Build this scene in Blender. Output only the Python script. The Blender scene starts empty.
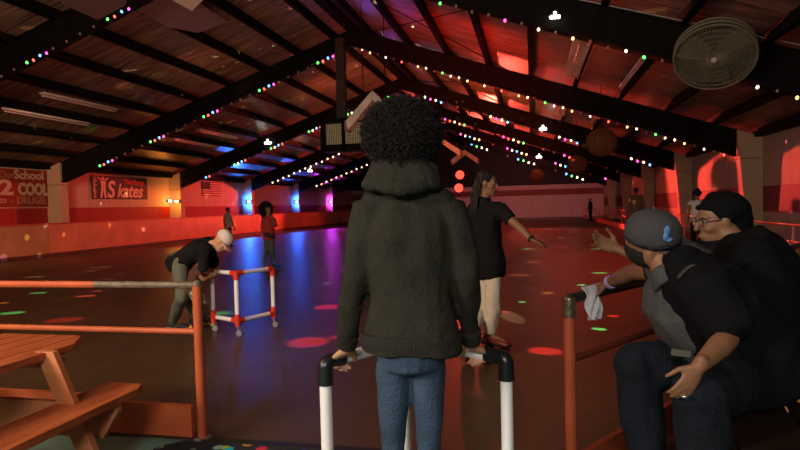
import bpy, bmesh, math, random
from mathutils import Vector as V, Matrix, noise, Quaternion
from math import pi, sin, cos, radians
random.seed(7)
SC = bpy.context.scene
COL = SC.collection
# ---------------------------------------------------------------- camera
FOC, YAW, PIT, ROL, CH = 590.0, .221, .0323, -.0255, 1.40
CR = V((cos(YAW), sin(YAW), 0)); CF = V((-sin(YAW), cos(YAW), 0)); CU = V((0, 0, 1))
cam = bpy.data.cameras.new('camera'); cam.sensor_width = 36; cam.lens = FOC/800*36; cam.clip_end = 300
co = bpy.data.objects.new('camera', cam); COL.objects.link(co); SC.camera = co
fw = CF*cos(PIT) - CU*sin(PIT); upv = CU*cos(PIT) + CF*sin(PIT)
r2 = CR*cos(ROL) + upv*sin(ROL); u2 = upv*cos(ROL) - CR*sin(ROL)
m = Matrix((r2, u2, -fw)).transposed().to_4x4(); m.translation = V((0, 0, CH)); co.matrix_world = m
def P(px, py, z):
    "point of the place seen at pixel px, py at depth z in front of the camera"
    return V((0, 0, CH)) + (fw + r2*((px-400)/FOC) - u2*((py-225)/FOC))*z
def PX(px, py, X):
    d = P(px, py, 1)-V((0, 0, CH)); return V((0, 0, CH)) + d*(X/d.x)
def PY(px, py, Y):
    d = P(px, py, 1)-V((0, 0, CH)); return V((0, 0, CH)) + d*(Y/d.y)
def PZ(px, py, Z=0):
    d = P(px, py, 1)-V((0, 0, CH)); return V((0, 0, CH)) + d*((Z-CH)/d.z)
# ---------------------------------------------------------------- world, exposure
w = bpy.data.worlds.new('world'); SC.world = w; w.use_nodes = True
w.node_tree.nodes['Background'].inputs[0].default_value = (.5, .35, .3, 1)
w.node_tree.nodes['Background'].inputs[1].default_value = .012
vs = SC.view_settings; vs.view_transform = 'Standard'; vs.look = 'None'; vs.gamma = 1; vs.exposure = 0; vs.use_curve_mapping = False
try:
    SC.cycles.use_denoising = True; SC.cycles.sample_clamp_indirect = 4; SC.cycles.max_bounces = 6
except Exception: pass
# ---------------------------------------------------------------- lights
def light(kind, loc, to, color, power, size=.1, angle=60, blend=.5, sy=None):
    l = bpy.data.lights.new('light', kind); l.color = color; l.energy = power
    o = bpy.data.objects.new('light', l); COL.objects.link(o); o.location = loc
    if kind == 'AREA':
        l.size = size
        if sy: l.shape = 'RECTANGLE'; l.size_y = sy
    else: l.shadow_soft_size = size
    if kind == 'SPOT': l.spot_size = radians(angle); l.spot_blend = blend
    if to is not None: o.rotation_euler = (V(to)-V(loc)).to_track_quat('-Z', 'Y').to_euler()
    return o
RED = (1, .07, .045)
RED_A, RED_B = V((-5.32, 45, 3.64)), V((-5.42, 45, 2.65))
light('SPOT', RED_A+V((0, -.35, 0)), (-5.3, 0, 2.5), RED, 1500, .16, 172, .35)
light('SPOT', RED_B+V((0, -.35, 0)), (-5.3, 0, 2.0), RED, 400, .16, 172, .35)
light('SPOT', RED_A+V((.15, -.35, 0)), (6.4, 19.5, 3.5), RED, 27000, .16, 34, .3)
light('SPOT', RED_A+V((-.15, -.35, 0)), (-17, 23, 1.4), RED, 15000, .16, 46, .4)
# warm room light behind the camera (snack counter side)
light('AREA', (-4.2, -1.8, 3.1), (-2.2, 3.0, .5), (1, .84, .68), 240, 1.4, sy=.8)
light('AREA', (-.3, -3.2, 3.1), (-.9, 3.5, .4), (1, .93, .86), 150, 1.4, sy=.8)
light('AREA', (1.2, -2.0, 3.0), (1.0, 4, 1.0), (1, .76, .55), 4, 1.6, sy=.8)
# added warm fill down the hall onto columns, banners and hoods
light('AREA', (-5.5, 1.0, 3.6), (-6, 22, 3.0), (1, .62, .40), 260, 5, sy=1)
light('SPOT', (-9, 4.5, 3.3), (-17.2, 18.5, 1.6), (1, .50, .27), 3600, .6, 34, .8)
# added reddish fill over the rink: roof, far wall, right floor
light('AREA', (-5.6, 20, 3.2), (-5.6, 20, 9), (1, .32, .18), 150, 14, sy=30)
light('SPOT', (-1, 44, 4.6), (0, 57, 1.2), (1, .28, .2), 1600, .1, 120, 1)
light('AREA', (1.8, 20, 4.1), (1.2, 14, 0), (1, .06, .03), 45, 3.5, sy=6)
# added uplights that wash the ceiling, one in each bay right of the ridge
for y, x, c, e in ((15.6, -1.7, (1, .016, .006), 620), (22.6, -1.6, (1, .13, .012), 800), (30.4, -.4, (1, .10, .01), 600), (38.2, -2.2, (1, .05, .01), 450)):
    light('SPOT', (x, y-1.5, 2.9), (x, y+1.6, 5.6), c, e*1.9, .5, 96, 1)
light('SPOT', (-5.2, 14, 3.6), (-4.6, 15.2, 6.8), (.55, .12, 1), 160, .1, 80, 1)
light('SPOT', (-10, 15, 3.4), (-9.6, 16.8, 6), (1, .3, .12), 90, .1, 60, 1)
light('SPOT', (-8, 22, 3.6), (-7.6, 24, 6.4), (1, .16, .06), 420, .1, 90, 1)
# ---------------------------------------------------------------- materials
MATS = {}
def mat(name, col, rough=.7, spec=.3, bump=0, bscale=30, vary=0, vscale=4, emit=0, metal=0, col2=None, sheen=0, coat=0, stretch=(1, 1, 1)):
    if name in MATS: return MATS[name]
    mt = bpy.data.materials.new(name); mt.use_nodes = True; nt = mt.node_tree; b = nt.nodes['Principled BSDF']
    b.inputs['Base Color'].default_value = (*col, 1); b.inputs['Roughness'].default_value = rough
    b.inputs['Specular IOR Level'].default_value = spec; b.inputs['Metallic'].default_value = metal
    if sheen: b.inputs['Sheen Weight'].default_value = sheen
    if coat: b.inputs['Coat Weight'].default_value = coat; b.inputs['Coat Roughness'].default_value = .12
    tc = nt.nodes.new('ShaderNodeTexCoord'); mp = nt.nodes.new('ShaderNodeMapping'); mp.inputs['Scale'].default_value = stretch
    nt.links.new(tc.outputs['Object'], mp.inputs[0])
    if vary or col2:
        n = nt.nodes.new('ShaderNodeTexNoise'); n.inputs['Scale'].default_value = vscale; n.inputs['Detail'].default_value = 5
        nt.links.new(mp.outputs[0], n.inputs['Vector'])
        rp = nt.nodes.new('ShaderNodeValToRGB'); rp.color_ramp.elements[0].position = .35; rp.color_ramp.elements[1].position = .68
        c2 = col2 or tuple(c*(1-vary) for c in col)
        rp.color_ramp.elements[0].color = (*c2, 1); rp.color_ramp.elements[1].color = (*col, 1)
        nt.links.new(n.outputs['Fac'], rp.inputs[0]); nt.links.new(rp.outputs[0], b.inputs['Base Color'])
    if bump:
        n2 = nt.nodes.new('ShaderNodeTexNoise'); n2.inputs['Scale'].default_value = bscale; n2.inputs['Detail'].default_value = 6
        nt.links.new(mp.outputs[0], n2.inputs['Vector'])
        bp = nt.nodes.new('ShaderNodeBump'); bp.inputs['Strength'].default_value = bump; bp.inputs['Distance'].default_value = .02
        nt.links.new(n2.outputs['Fac'], bp.inputs['Height']); nt.links.new(bp.outputs[0], b.inputs['Normal'])
    if emit:
        b.inputs['Emission Color'].default_value = (*col, 1); b.inputs['Emission Strength'].default_value = emit
    MATS[name] = mt; return mt
def zbands(name, base, bands, rough=.6, seams=0, axis='Z'):
    "painted wall: base colour and painted bands (z0, z1, colour) in world height, with panel seams along the length"
    mt = bpy.data.materials.new(name); mt.use_nodes = True; nt = mt.node_tree; b = nt.nodes['Principled BSDF']
    b.inputs['Roughness'].default_value = rough; b.inputs['Specular IOR Level'].default_value = .25
    g = nt.nodes.new('ShaderNodeNewGeometry'); s = nt.nodes.new('ShaderNodeSeparateXYZ'); nt.links.new(g.outputs['Position'], s.inputs[0])
    def math_(op, a, bb):
        n = nt.nodes.new('ShaderNodeMath'); n.operation = op
        for i, q in enumerate((a, bb)):
            if isinstance(q, (int, float)): n.inputs[i].default_value = q
            else: nt.links.new(q, n.inputs[i])
        return n.outputs[0]
    no = nt.nodes.new('ShaderNodeTexNoise'); no.inputs['Scale'].default_value = 1.3; no.inputs['Detail'].default_value = 6
    nt.links.new(g.outputs['Position'], no.inputs['Vector'])
    cur = None
    mx = nt.nodes.new('ShaderNodeMix'); mx.data_type = 'RGBA'
    mx.inputs[6].default_value = (*[c*.78 for c in base], 1); mx.inputs[7].default_value = (*base, 1)
    nt.links.new(no.outputs['Fac'], mx.inputs[0]); cur = mx.outputs[2]
    for z0, z1, c in bands:
        f = math_('MULTIPLY', math_('GREATER_THAN', s.outputs['Z'], z0), math_('LESS_THAN', s.outputs['Z'], z1))
        mx = nt.nodes.new('ShaderNodeMix'); mx.data_type = 'RGBA'; nt.links.new(f, mx.inputs[0]); nt.links.new(cur, mx.inputs[6])
        mx.inputs[7].default_value = (*c, 1); cur = mx.outputs[2]
    if seams:
        ax = s.outputs['Y'] if axis == 'Z' else s.outputs['X']
        f = math_('LESS_THAN', math_('PINGPONG', ax, seams/2), .012)
        mx = nt.nodes.new('ShaderNodeMix'); mx.data_type = 'RGBA'; nt.links.new(math_('MULTIPLY', f, .6), mx.inputs[0]); nt.links.new(cur, mx.inputs[6])
        mx.inputs[7].default_value = (.05, .03, .02, 1); cur = mx.outputs[2]
    nt.links.new(cur, b.inputs['Base Color'])
    return mt
black_steel = mat('black_steel', (.009, .0065, .006), .8, .1, vary=.4)
cream = (.50, .36, .25)
M_wallL = zbands('painted_block_wall_left', (.62, .42, .32), [(0, 1.66, (.34, .02, .02))], seams=1.22)
M_wallR = zbands('painted_block_wall_right', (.46, .34, .25), [(.98, 1.70, (.20, .035, .03))], seams=2.4)
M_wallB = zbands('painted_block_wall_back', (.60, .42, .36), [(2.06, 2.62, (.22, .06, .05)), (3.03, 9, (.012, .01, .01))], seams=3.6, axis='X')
M_column = zbands('painted_column', (.55, .38, .26), [(2.49, 2.52, (.22, .13, .09))])
# ---------------------------------------------------------------- mesh builder
def origin(p):
    while p is not None:
        if '_o' in p: return V(p['_o'])
        p = p.parent
    return V((0, 0, 0))
class MB:
    def __init__(s): s.v = []; s.f = []; s.mi = []; s.cur = 0
    def add(s, vs, fs):
        o = len(s.v); s.v += [tuple(x) for x in vs]; s.f += [[o+i for i in f] for f in fs]; s.mi += [s.cur]*len(fs); return s
    def box(s, c, d, q=None):
        c = V(c); x, y, z = d[0]/2, d[1]/2, d[2]/2
        vs = [V((a*x, b*y, e*z)) for e in (-1, 1) for a, b in ((-1, -1), (1, -1), (1, 1), (-1, 1))]
        if q is not None: vs = [q @ v for v in vs]
        return s.add([c+v for v in vs], [(3, 2, 1, 0), (4, 5, 6, 7), (0, 1, 5, 4), (1, 2, 6, 5), (2, 3, 7, 6), (3, 0, 4, 7)])
    def b2(s, a, b): return s.box([(a[i]+b[i])/2 for i in range(3)], [abs(a[i]-b[i]) for i in range(3)])
    def bar(s, a, b, w, h, side=None):
        a = V(a); b = V(b); t = (b-a).normalized(); sd = V(side) if side else (V((0, 0, 1)) if abs(t.z) < .9 else V((1, 0, 0)))
        x = t.cross(sd).normalized(); y = x.cross(t).normalized()
        vs = [p+x*(i*w/2)+y*(j*h/2) for p in (a, b) for i, j in ((-1, -1), (1, -1), (1, 1), (-1, 1))]
        return s.add(vs, [(0, 1, 2, 3), (7, 6, 5, 4), (1, 0, 4, 5), (2, 1, 5, 6), (3, 2, 6, 7), (0, 3, 7, 4)])
    def loft(s, pts, rad, side=(1, 0, 0), n=14, cap=True, rnd=.0, sq=1.0):
        pts = [V(p) for p in pts]; rad = [(r, r) if isinstance(r, (int, float)) else r for r in rad]
        if rnd:
            t0 = (pts[0]-pts[1]).normalized(); t1 = (pts[-1]-pts[-2]).normalized()
            a, b = rad[0], rad[-1]; ra, rb = min(a)*rnd, min(b)*rnd
            pts = [pts[0]+t0*ra, pts[0]+t0*ra*.75]+pts+[pts[-1]+t1*rb*.75, pts[-1]+t1*rb]
            rad = [(a[0]*.3, a[1]*.3), (a[0]*.72, a[1]*.72)]+rad+[(b[0]*.72, b[1]*.72), (b[0]*.3, b[1]*.3)]
        m_ = len(pts); vs = []; px = None
        for i, p in enumerate(pts):
            t = (pts[min(i+1, m_-1)]-pts[max(i-1, 0)]).normalized()
            sd = px if px is not None and not side else V(side or (1, 0, 0))
            x = sd - t*sd.dot(t)
            if x.length < 1e-3: x = t.orthogonal()
            x.normalize(); px = x; y = t.cross(x)
            for k in range(n):
                a = 2*pi*k/n; ca, sa = cos(a), sin(a)
                if sq != 1: ca = math.copysign(abs(ca)**sq, ca); sa = math.copysign(abs(sa)**sq, sa)
                vs.append(p+x*(ca*rad[i][0])+y*(sa*rad[i][1]))
        fs = [(i*n+k, i*n+(k+1) % n, (i+1)*n+(k+1) % n, (i+1)*n+k) for i in range(m_-1) for k in range(n)]
        if cap: fs += [tuple(range(n-1, -1, -1)), tuple((m_-1)*n+k for k in range(n))]
        return s.add(vs, fs)
    def cyl(s, a, b, r, r1=None, n=14):
        return s.loft([a, b], [r, r if r1 is None else r1], None, n)
    def tube(s, pts, r, n=8): return s.loft(pts, [r]*len(pts), None, n)
    def sph(s, c, r, q=None, nu=14, nv=9):
        c = V(c); r = (r, r, r) if isinstance(r, (int, float)) else r; vs = [V((0, 0, -r[2]))]
        for j in range(1, nv):
            a = -pi/2+pi*j/nv
            for k in range(nu): b = 2*pi*k/nu; vs.append(V((r[0]*cos(a)*cos(b), r[1]*cos(a)*sin(b), r[2]*sin(a))))
        vs.append(V((0, 0, r[2])))
        if q is not None: vs = [q @ v for v in vs]
        fs = [(0, 1+(k+1) % nu, 1+k) for k in range(nu)]
        fs += [(1+j*nu+k, 1+j*nu+(k+1) % nu, 1+(j+1)*nu+(k+1) % nu, 1+(j+1)*nu+k) for j in range(nv-2) for k in range(nu)]
        e = len(vs)-1; o = 1+(nv-2)*nu; fs += [(o+k, o+(k+1) % nu, e) for k in range(nu)]
        return s.add([c+v for v in vs], fs)
    def prism(s, poly, d, ax='Y', a0=0):
        "poly in the other two axes, extruded from a0 to a0+d along ax"
        n = len(poly); vs = []
        for t in (a0, a0+d):
            for p in poly: vs.append({'X': (t, p[0], p[1]), 'Y': (p[0], t, p[1]), 'Z': (p[0], p[1], t)}[ax])
        fs = [tuple(range(n)), tuple(range(2*n-1, n-1, -1))]+[((k+1) % n, k, n+k, n+(k+1) % n) for k in range(n)]
        return s.add(vs, fs)
    def build(s, name, mats, parent=None, smooth=True, bevel=0, org=None):
        me = bpy.data.meshes.new(name); o_ = V(org) if org is not None else origin(parent)
        me.from_pydata([V(v)-o_ for v in s.v], [], s.f)
        for mt in (mats if isinstance(mats, (list, tuple)) else [mats]): me.materials.append(mt)
        me.polygons.foreach_set('material_index', s.mi)
        bm = bmesh.new(); bm.from_mesh(me); bmesh.ops.recalc_face_normals(bm, faces=bm.faces); bm.to_mesh(me); bm.free()
        o = bpy.data.objects.new(name, me); COL.objects.link(o)
        if parent is not None: o.parent = parent
        elif org is not None: o.location = o_
        if smooth:
            me.polygons.foreach_set('use_smooth', [True]*len(me.polygons))
            md = o.modifiers.new('e', 'EDGE_SPLIT'); md.split_angle = radians(38)
        if bevel:
            md = o.modifiers.new('b', 'BEVEL'); md.width = bevel; md.segments = 2; md.limit_method = 'ANGLE'
            if smooth: o.modifiers.move(1, 0)
        return o
def thing(name, label, cat, loc, group=None, rz=0):
    o = bpy.data.objects.new(name, None); COL.objects.link(o); o.location = loc; o.rotation_euler.z = rz
    o.empty_display_size = .1; o['label'] = label; o['category'] = cat; o['_o'] = tuple(loc)
    if group: o['group'] = group
    return o
def tag(o, label, cat, group=None, kind=None):
    o['label'] = label; o['category'] = cat
    if group: o['group'] = group
    if kind: o['kind'] = kind
    return o
def struct(o): o['kind'] = 'structure'; return o
def remeshed(mb, name, mats, parent, voxel=.01, smooth=4, wrinkle=None):
    "weld overlapping limbs into one continuous skin"
    o = mb.build(name, mats, parent, smooth=False)
    md = o.modifiers.new('r', 'REMESH'); md.mode = 'VOXEL'; md.voxel_size = voxel; md.use_smooth_shade = True
    s_ = o.modifiers.new('s', 'SMOOTH'); s_.iterations = smooth; s_.factor = .5
    dg = bpy.context.evaluated_depsgraph_get(); dg.update()
    me = bpy.data.meshes.new_from_object(o.evaluated_get(dg)); o.modifiers.clear(); old = o.data; o.data = me; bpy.data.meshes.remove(old)
    if wrinkle:
        amp, sc = wrinkle
        ns = [v.normal.copy() for v in me.vertices]
        for v, n in zip(me.vertices, ns):
            q = V(v.co)*sc; q.z *= .55
            v.co += n*(amp*(noise.noise(q)+.5*noise.noise(q*2.3+V((7, 3, 1)))-.25*abs(noise.noise(q*1.7))))
    me.polygons.foreach_set('use_smooth', [True]*len(me.polygons)); me.update()
    return o
def dup(root, loc, label=None, group=None, rz=None):
    r = root.copy(); COL.objects.link(r); r.location = loc
    if rz is not None: r.rotation_euler.z = rz
    if label: r['label'] = label
    if group: r['group'] = group
    def kids(src, dst):
        for ch in [c for c in bpy.data.objects if c.parent == src and c != dst]:
            c = ch.copy(); COL.objects.link(c); c.parent = dst; kids(ch, c)
    kids(root, r); return r
# ---------------------------------------------------------------- structure
S, YB, XL, XR, RX = 7.62, 18.8, -17.64, 6.40, -5.65
FR = [YB+S*i for i in range(-2, 5)]      # frame lines along the building
YF = YB+5*S
def roofz(x): return 7.2-.34*abs(x-RX)
def floor_material():
    mt = bpy.data.materials.new('polished_rink_floor'); mt.use_nodes = True; nt = mt.node_tree; b = nt.nodes['Principled BSDF']
    g = nt.nodes.new('ShaderNodeNewGeometry')
    n = nt.nodes.new('ShaderNodeTexNoise'); n.inputs['Scale'].default_value = .7; n.inputs['Detail'].default_value = 7
    nt.links.new(g.outputs['Position'], n.inputs['Vector'])
    r = nt.nodes.new('ShaderNodeValToRGB'); r.color_ramp.elements[0].color = (.060, .034, .016, 1); r.color_ramp.elements[1].color = (.086, .050, .025, 1)
    r.color_ramp.elements[0].position = .3; r.color_ramp.elements[1].position = .7
    nt.links.new(n.outputs['Fac'], r.inputs[0]); nt.links.new(r.outputs[0], b.inputs['Base Color'])
    n2 = nt.nodes.new('ShaderNodeTexNoise'); n2.inputs['Scale'].default_value = 3; n2.inputs['Detail'].default_value = 4
    nt.links.new(g.outputs['Position'], n2.inputs['Vector'])
    mr = nt.nodes.new('ShaderNodeMapRange'); mr.inputs['To Min'].default_value = .32; mr.inputs['To Max'].default_value = .46
    nt.links.new(n2.outputs['Fac'], mr.inputs['Value']); nt.links.new(mr.outputs[0], b.inputs['Roughness'])
    n3 = nt.nodes.new('ShaderNodeTexNoise'); n3.inputs['Scale'].default_value = 14; n3.inputs['Detail'].default_value = 2
    nt.links.new(g.outputs['Position'], n3.inputs['Vector'])
    bp = nt.nodes.new('ShaderNodeBump'); bp.inputs['Strength'].default_value = .04; bp.inputs['Distance'].default_value = .004
    nt.links.new(n3.outputs['Fac'], bp.inputs['Height']); nt.links.new(bp.outputs[0], b.inputs['Normal'])
    b.inputs['Specular IOR Level'].default_value = .4
    return mt
M_floor = floor_material()
M_conc = mat('worn_teal_concrete', (.22, .40, .31), .6, .3, .15, 8, col2=(.11, .17, .13), vscale=2.2)
struct(MB().b2((XL-.3, 3.2, -.2), (XR+.3, YF+.3, 0)).build('floor', M_floor, smooth=False))
struct(MB().b2((XL-.3, -4, -.2), (XR+.3, 3.2, -.002)).build('floor', M_conc, smooth=False))
struct(MB().b2((XL-.3, -4, -.1), (XL, YF, 3.35)).build('wall_left', M_wallL, smooth=False))
struct(MB().b2((XR, -4, -.1), (XR+.3, YF, 3.35)).build('wall_right', M_wallR, smooth=False))
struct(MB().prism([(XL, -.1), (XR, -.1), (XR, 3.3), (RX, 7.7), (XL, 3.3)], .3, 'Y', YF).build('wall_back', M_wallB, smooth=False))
# roof sheets: wrinkled vinyl-faced insulation
def roof_material():
    mt = bpy.data.materials.new('vinyl_faced_roof_insulation'); mt.use_nodes = True; nt = mt.node_tree; b = nt.nodes['Principled BSDF']
    g = nt.nodes.new('ShaderNodeNewGeometry'); s = nt.nodes.new('ShaderNodeSeparateXYZ'); nt.links.new(g.outputs['Position'], s.inputs[0])
    mp = nt.nodes.new('ShaderNodeMapping'); mp.inputs['Scale'].default_value = (1.1, 7, 1.1); nt.links.new(g.outputs['Position'], mp.inputs[0])
    n = nt.nodes.new('ShaderNodeTexNoise'); n.inputs['Scale'].default_value = 1; n.inputs['Detail'].default_value = 6; n.inputs['Distortion'].default_value = .4
    nt.links.new(mp.outputs[0], n.inputs['Vector'])
    r = nt.nodes.new('ShaderNodeValToRGB'); r.color_ramp.elements[0].color = (.115, .078, .056, 1); r.color_ramp.elements[1].color = (.27, .19, .135, 1)  # wrinkle shading put into the colour, darker in the creases
    r.color_ramp.elements[0].position = .38; r.color_ramp.elements[1].position = .60
    nt.links.new(n.outputs['Fac'], r.inputs[0])
    w_ = nt.nodes.new('ShaderNodeMath'); w_.operation = 'PINGPONG'; w_.inputs[1].default_value = .61; nt.links.new(s.outputs['Y'], w_.inputs[0])
    l = nt.nodes.new('ShaderNodeMath'); l.operation = 'LESS_THAN'; l.inputs[1].default_value = .018; nt.links.new(w_.outputs[0], l.inputs[0])
    mx = nt.nodes.new('ShaderNodeMix'); mx.data_type = 'RGBA'; nt.links.new(l.outputs[0], mx.inputs[0]); nt.links.new(r.outputs[0], mx.inputs[6]); mx.inputs[7].default_value = (.04, .025, .02, 1)
    nt.links.new(mx.outputs[2], b.inputs['Base Color']); b.inputs['Roughness'].default_value = .38; b.inputs['Specular IOR Level'].default_value = .5
    bp = nt.nodes.new('ShaderNodeBump'); bp.inputs['Strength'].default_value = .5; bp.inputs['Distance'].default_value = .06
    nt.links.new(n.outputs['Fac'], bp.inputs['Height']); nt.links.new(bp.outputs[0], b.inputs['Normal'])
    return mt
M_roof = roof_material()
for sx in (-1, 1):
    xe = XL-.3 if sx < 0 else XR+.3
    struct(MB().prism([(RX, roofz(RX)+.2), (xe, roofz(xe)+.2), (xe, roofz(xe)+.32), (RX, roofz(RX)+.32)], YF+4, 'Y', -4).build('ceiling', M_roof, smooth=False))
tn = [0]
def trim(mb, mt, **k):
    tn[0] += 1; return struct(mb.build('trim_%d' % tn[0], mt, **k))
# rigid frames: tapered rafters and boxed columns
for Y in FR:
    for sx in (-1, 1):
        kx = 5.75 if sx > 0 else -17.04
        mb = MB(); mb.prism([(RX, 7.2), (kx, roofz(kx)+.0), (kx, 2.6), (RX, 6.7)], .16, 'Y', Y-.08)
        # flanges
        for (z0, z1) in ((6.7, 2.6), (7.2, roofz(kx))):
            a, b = V((RX, Y, z0)), V((kx, Y, z1)); mb.bar(a, b, .26, .03)
        trim(mb, black_steel, smooth=False)
        if sx > 0: poly = [(5.75, roofz(5.75)), (XR, roofz(XR)), (XR, 0), (6.02, 0)]
        else: poly = [(-17.04, roofz(-17.04)), (XL, roofz(XL)), (XL, 0), (-17.02, 0)]
        trim(MB().prism(poly, .36, 'Y', Y-.18), M_column, smooth=False)
# purlins
for sx in (-1, 1):
    for k in range(9):
        x = RX+sx*(.63+1.27*k)
        z = roofz(x)+.1
        mb = MB(); mb.b2((x-.035, -4, z-.13), (x+.035, YF, z+.10)); mb.b2((x-.1, -4, z-.13), (x+.035, YF, z-.11))
        trim(mb, black_steel, smooth=False)
trim(MB().b2((RX-.14, -4, 7.12), (RX+.14, YF, 7.38)), black_steel, smooth=False)
trim(MB().b2((XL, -4, 3.08), (XL+.22, YF, 3.34)), black_steel, smooth=False)
trim(MB().b2((XR-.22, -4, 3.10), (XR, YF, 3.34)), black_steel, smooth=False)
# rod bracing under the roof, right of the ridge
for i in range(1, 5):
    mb = MB(); mb.cyl((RX+.2, FR[i]+.1, 7.0), (RX+5.5, FR[i+1]-.1, 5.2), .012, n=6); mb.cyl((RX+5.5, FR[i]+.1, 5.2), (RX+.2, FR[i+1]-.1, 7.0), .012, n=6)
    trim(mb, black_steel)
trim(MB().cyl((-.3, FR[1]-.18, 5.33), (5.7, FR[1]-.18, 3.45), .012, n=6), mat('galvanised', (.5, .5, .48), .4, metal=.6))
# rink barrier, left: painted boards with a kick strip and cap rail
M_barr = mat('barrier_paint', (.62, .20, .12), .38, .45, vary=.25, vscale=1.4)
M_barr2 = mat('barrier_tan_ply', (.42, .20, .10), .6, .3, vary=.25, vscale=2)
M_cap = mat('barrier_cap_paint', (.40, .04, .03), .4, .4)
def barrier(pts, h, label, mt=M_barr):
    b = thing('rink_barrier', label, 'barrier', (pts[0][0], pts[0][1], 0))
    def wall_(z0, z1, t):
        mb = MB()
        for p, q in zip(pts[:-1], pts[1:]): mb.bar((p[0], p[1], (z0+z1)/2), (q[0], q[1], (z0+z1)/2), t, z1-z0)
        return mb
    wall_(0.12, h, .09).build('board_panel', mt, b, smooth=False)
    wall_(0, .12, .12).build('kick_strip', mat('kick_strip_rubber', (.05, .02, .015), .6), b, smooth=False)
    wall_(h, h+.045, .16).build('cap_rail', M_cap, b, smooth=False)
    return b
BX = -15.75
barrier([(BX, 3.3), (BX, 16.6)], 1.08, 'tan plywood rink barrier below the red slogan banner', M_barr2)
barrier([(BX, 16.6), (BX, 42), (-15.2, 46), (-13.6, 50), (-11, 53.5), (-8, 55.5)], 1.08, 'long glossy red rink barrier running along the left wall')
# ---------------------------------------------------------------- hanging and wall things
def txt(body, parent, name, mt, loc, size, ext=.006, xs=1, shear=0, bold=0, rot=(pi/2, 0, pi/2)):
    c = bpy.data.curves.new(name, 'FONT'); c.body = body; c.size = size; c.extrude = ext; c.offset = bold; c.shear = shear; c.resolution_u = 3
    c.materials.append(mt); f_ = bpy.data.objects.new(name, c); COL.objects.link(f_)
    dg = bpy.context.evaluated_depsgraph_get(); dg.update(); me = bpy.data.meshes.new_from_object(f_.evaluated_get(dg)); bpy.data.objects.remove(f_); bpy.data.curves.remove(c)
    o = bpy.data.objects.new(name, me); COL.objects.link(o); o.parent = parent
    o.location = V(loc)-V(parent['_o']); o.rotation_euler = rot; o.scale = (xs, 1, 1); return o
WX = XL+.02
ban = thing('slogan_banner', 'dark red banner lettered School 2 COOL! DRUGS! on the left wall', 'banner', (WX, 17.2, 2.3))
MB().b2((WX, 15.6, 1.70), (WX+.03, 18.60, 3.03)).build('cloth', mat('banner_red', (.30, .03, .02), .7, vary=.2), ban, smooth=False)
lt = mat('banner_lettering', (.52, .36, .26), .7); ld = mat('banner_lettering_dim', (.36, .16, .11), .7)
txt('Our', ban, 'lettering', ld, (WX+.032, 16.55, 2.70), .36, xs=1.0)
txt('School', ban, 'lettering', lt, (WX+.032, 17.17, 2.70), .42, xs=1.12, bold=.012)
txt('2', ban, 'lettering', lt, (WX+.032, 16.55, 2.14), .72, xs=1.55, bold=.025)
txt('COOL!', ban, 'lettering', lt, (WX+.032, 17.32, 2.14), .58, xs=.78, bold=.03)
txt('to', ban, 'lettering', lt, (WX+.032, 16.52, 1.84), .34, xs=1.0)
txt('do', ban, 'lettering', ld, (WX+.032, 16.98, 1.86), .16, xs=1.0)
txt('DRUGS!', ban, 'lettering', ld, (WX+.032, 17.24, 1.82), .36, xs=.98, bold=.012)
ban = thing('skate_banner', 'black banner with Skates lettering and a figure on the left wall', 'banner', (WX, 22.6, 2.5))
MB().b2((WX, 20.9, 2.00), (WX+.03, 24.45, 2.98)).build('cloth', mat('banner_black', (.012, .008, .008), .6), ban, smooth=False)
pk = mat('banner_pink', (.85, .45, .42), .7); rd = mat('banner_scarlet', (.65, .05, .06), .7)
txt('S', ban, 'lettering', pk, (WX+.032, 21.75, 2.08), 1.02, xs=1.0, bold=.02, shear=.15)
txt('kates', ban, 'lettering', pk, (WX+.032, 22.36, 2.10), .84, xs=.96, bold=.02, shear=.3)
txt('The', ban, 'lettering', rd, (WX+.032, 22.85, 2.68), .30, xs=1.1)
txt('Party', ban, 'lettering', rd, (WX+.032, 23.40, 2.66), .34, xs=1.1, shear=.3)
mb = MB()
for j in range(11):
    y0 = 20.93+.05*random.random(); z0 = 2.05+.085*j; mb.prism([(y0, z0), (y0+.16+.14*random.random(), z0+.02), (y0+.05, z0+.07)], .006, 'X', WX+.031)
mb.build('torn_edge_print', pk, ban, smooth=False)
mb = MB(); X0 = WX+.035
for poly in ([(21.42, 2.5), (21.66, 2.5), (21.7, 2.78), (21.38, 2.78)], [(21.42, 2.52), (21.34, 2.05), (21.45, 2.05), (21.54, 2.45)], [(21.54, 2.45), (21.6, 2.05), (21.7, 2.05), (21.66, 2.52)],
             [(21.4, 2.78), (21.2, 2.9), (21.22, 2.95), (21.46, 2.84)], [(21.68, 2.78), (21.88, 2.88), (21.86, 2.93), (21.62, 2.84)]): mb.prism(poly, .006, 'X', X0)
mb.prism([(21.54+.08*cos(a*pi/5), 2.88+.075*sin(a*pi/5)) for a in range(10)], .006, 'X', X0)
mb.build('figure_print', pk, ban, smooth=False)
fl = thing('striped_flag', 'small striped flag with dark canton hung on the left wall', 'flag', (WX, 30.2, 2.6))
mb = MB()
for j in range(13):
    z0 = 2.22+.062*j; mb.cur = j % 2; mb.b2((WX, 29.2 if j < 6 else 30.05, z0), (WX+.02, 31.2, z0+.062))
mb.build('cloth', [mat('flag_red', (.28, .02, .02), .7), mat('flag_white', (.7, .55, .55), .7)], fl, smooth=False)
mb = MB(); mb.b2((WX, 29.2, 2.22+.062*6), (WX+.02, 30.05, 2.22+.062*13)); mb.build('canton', mat('flag_navy', (.02, .015, .04), .7), fl, smooth=False)
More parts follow.
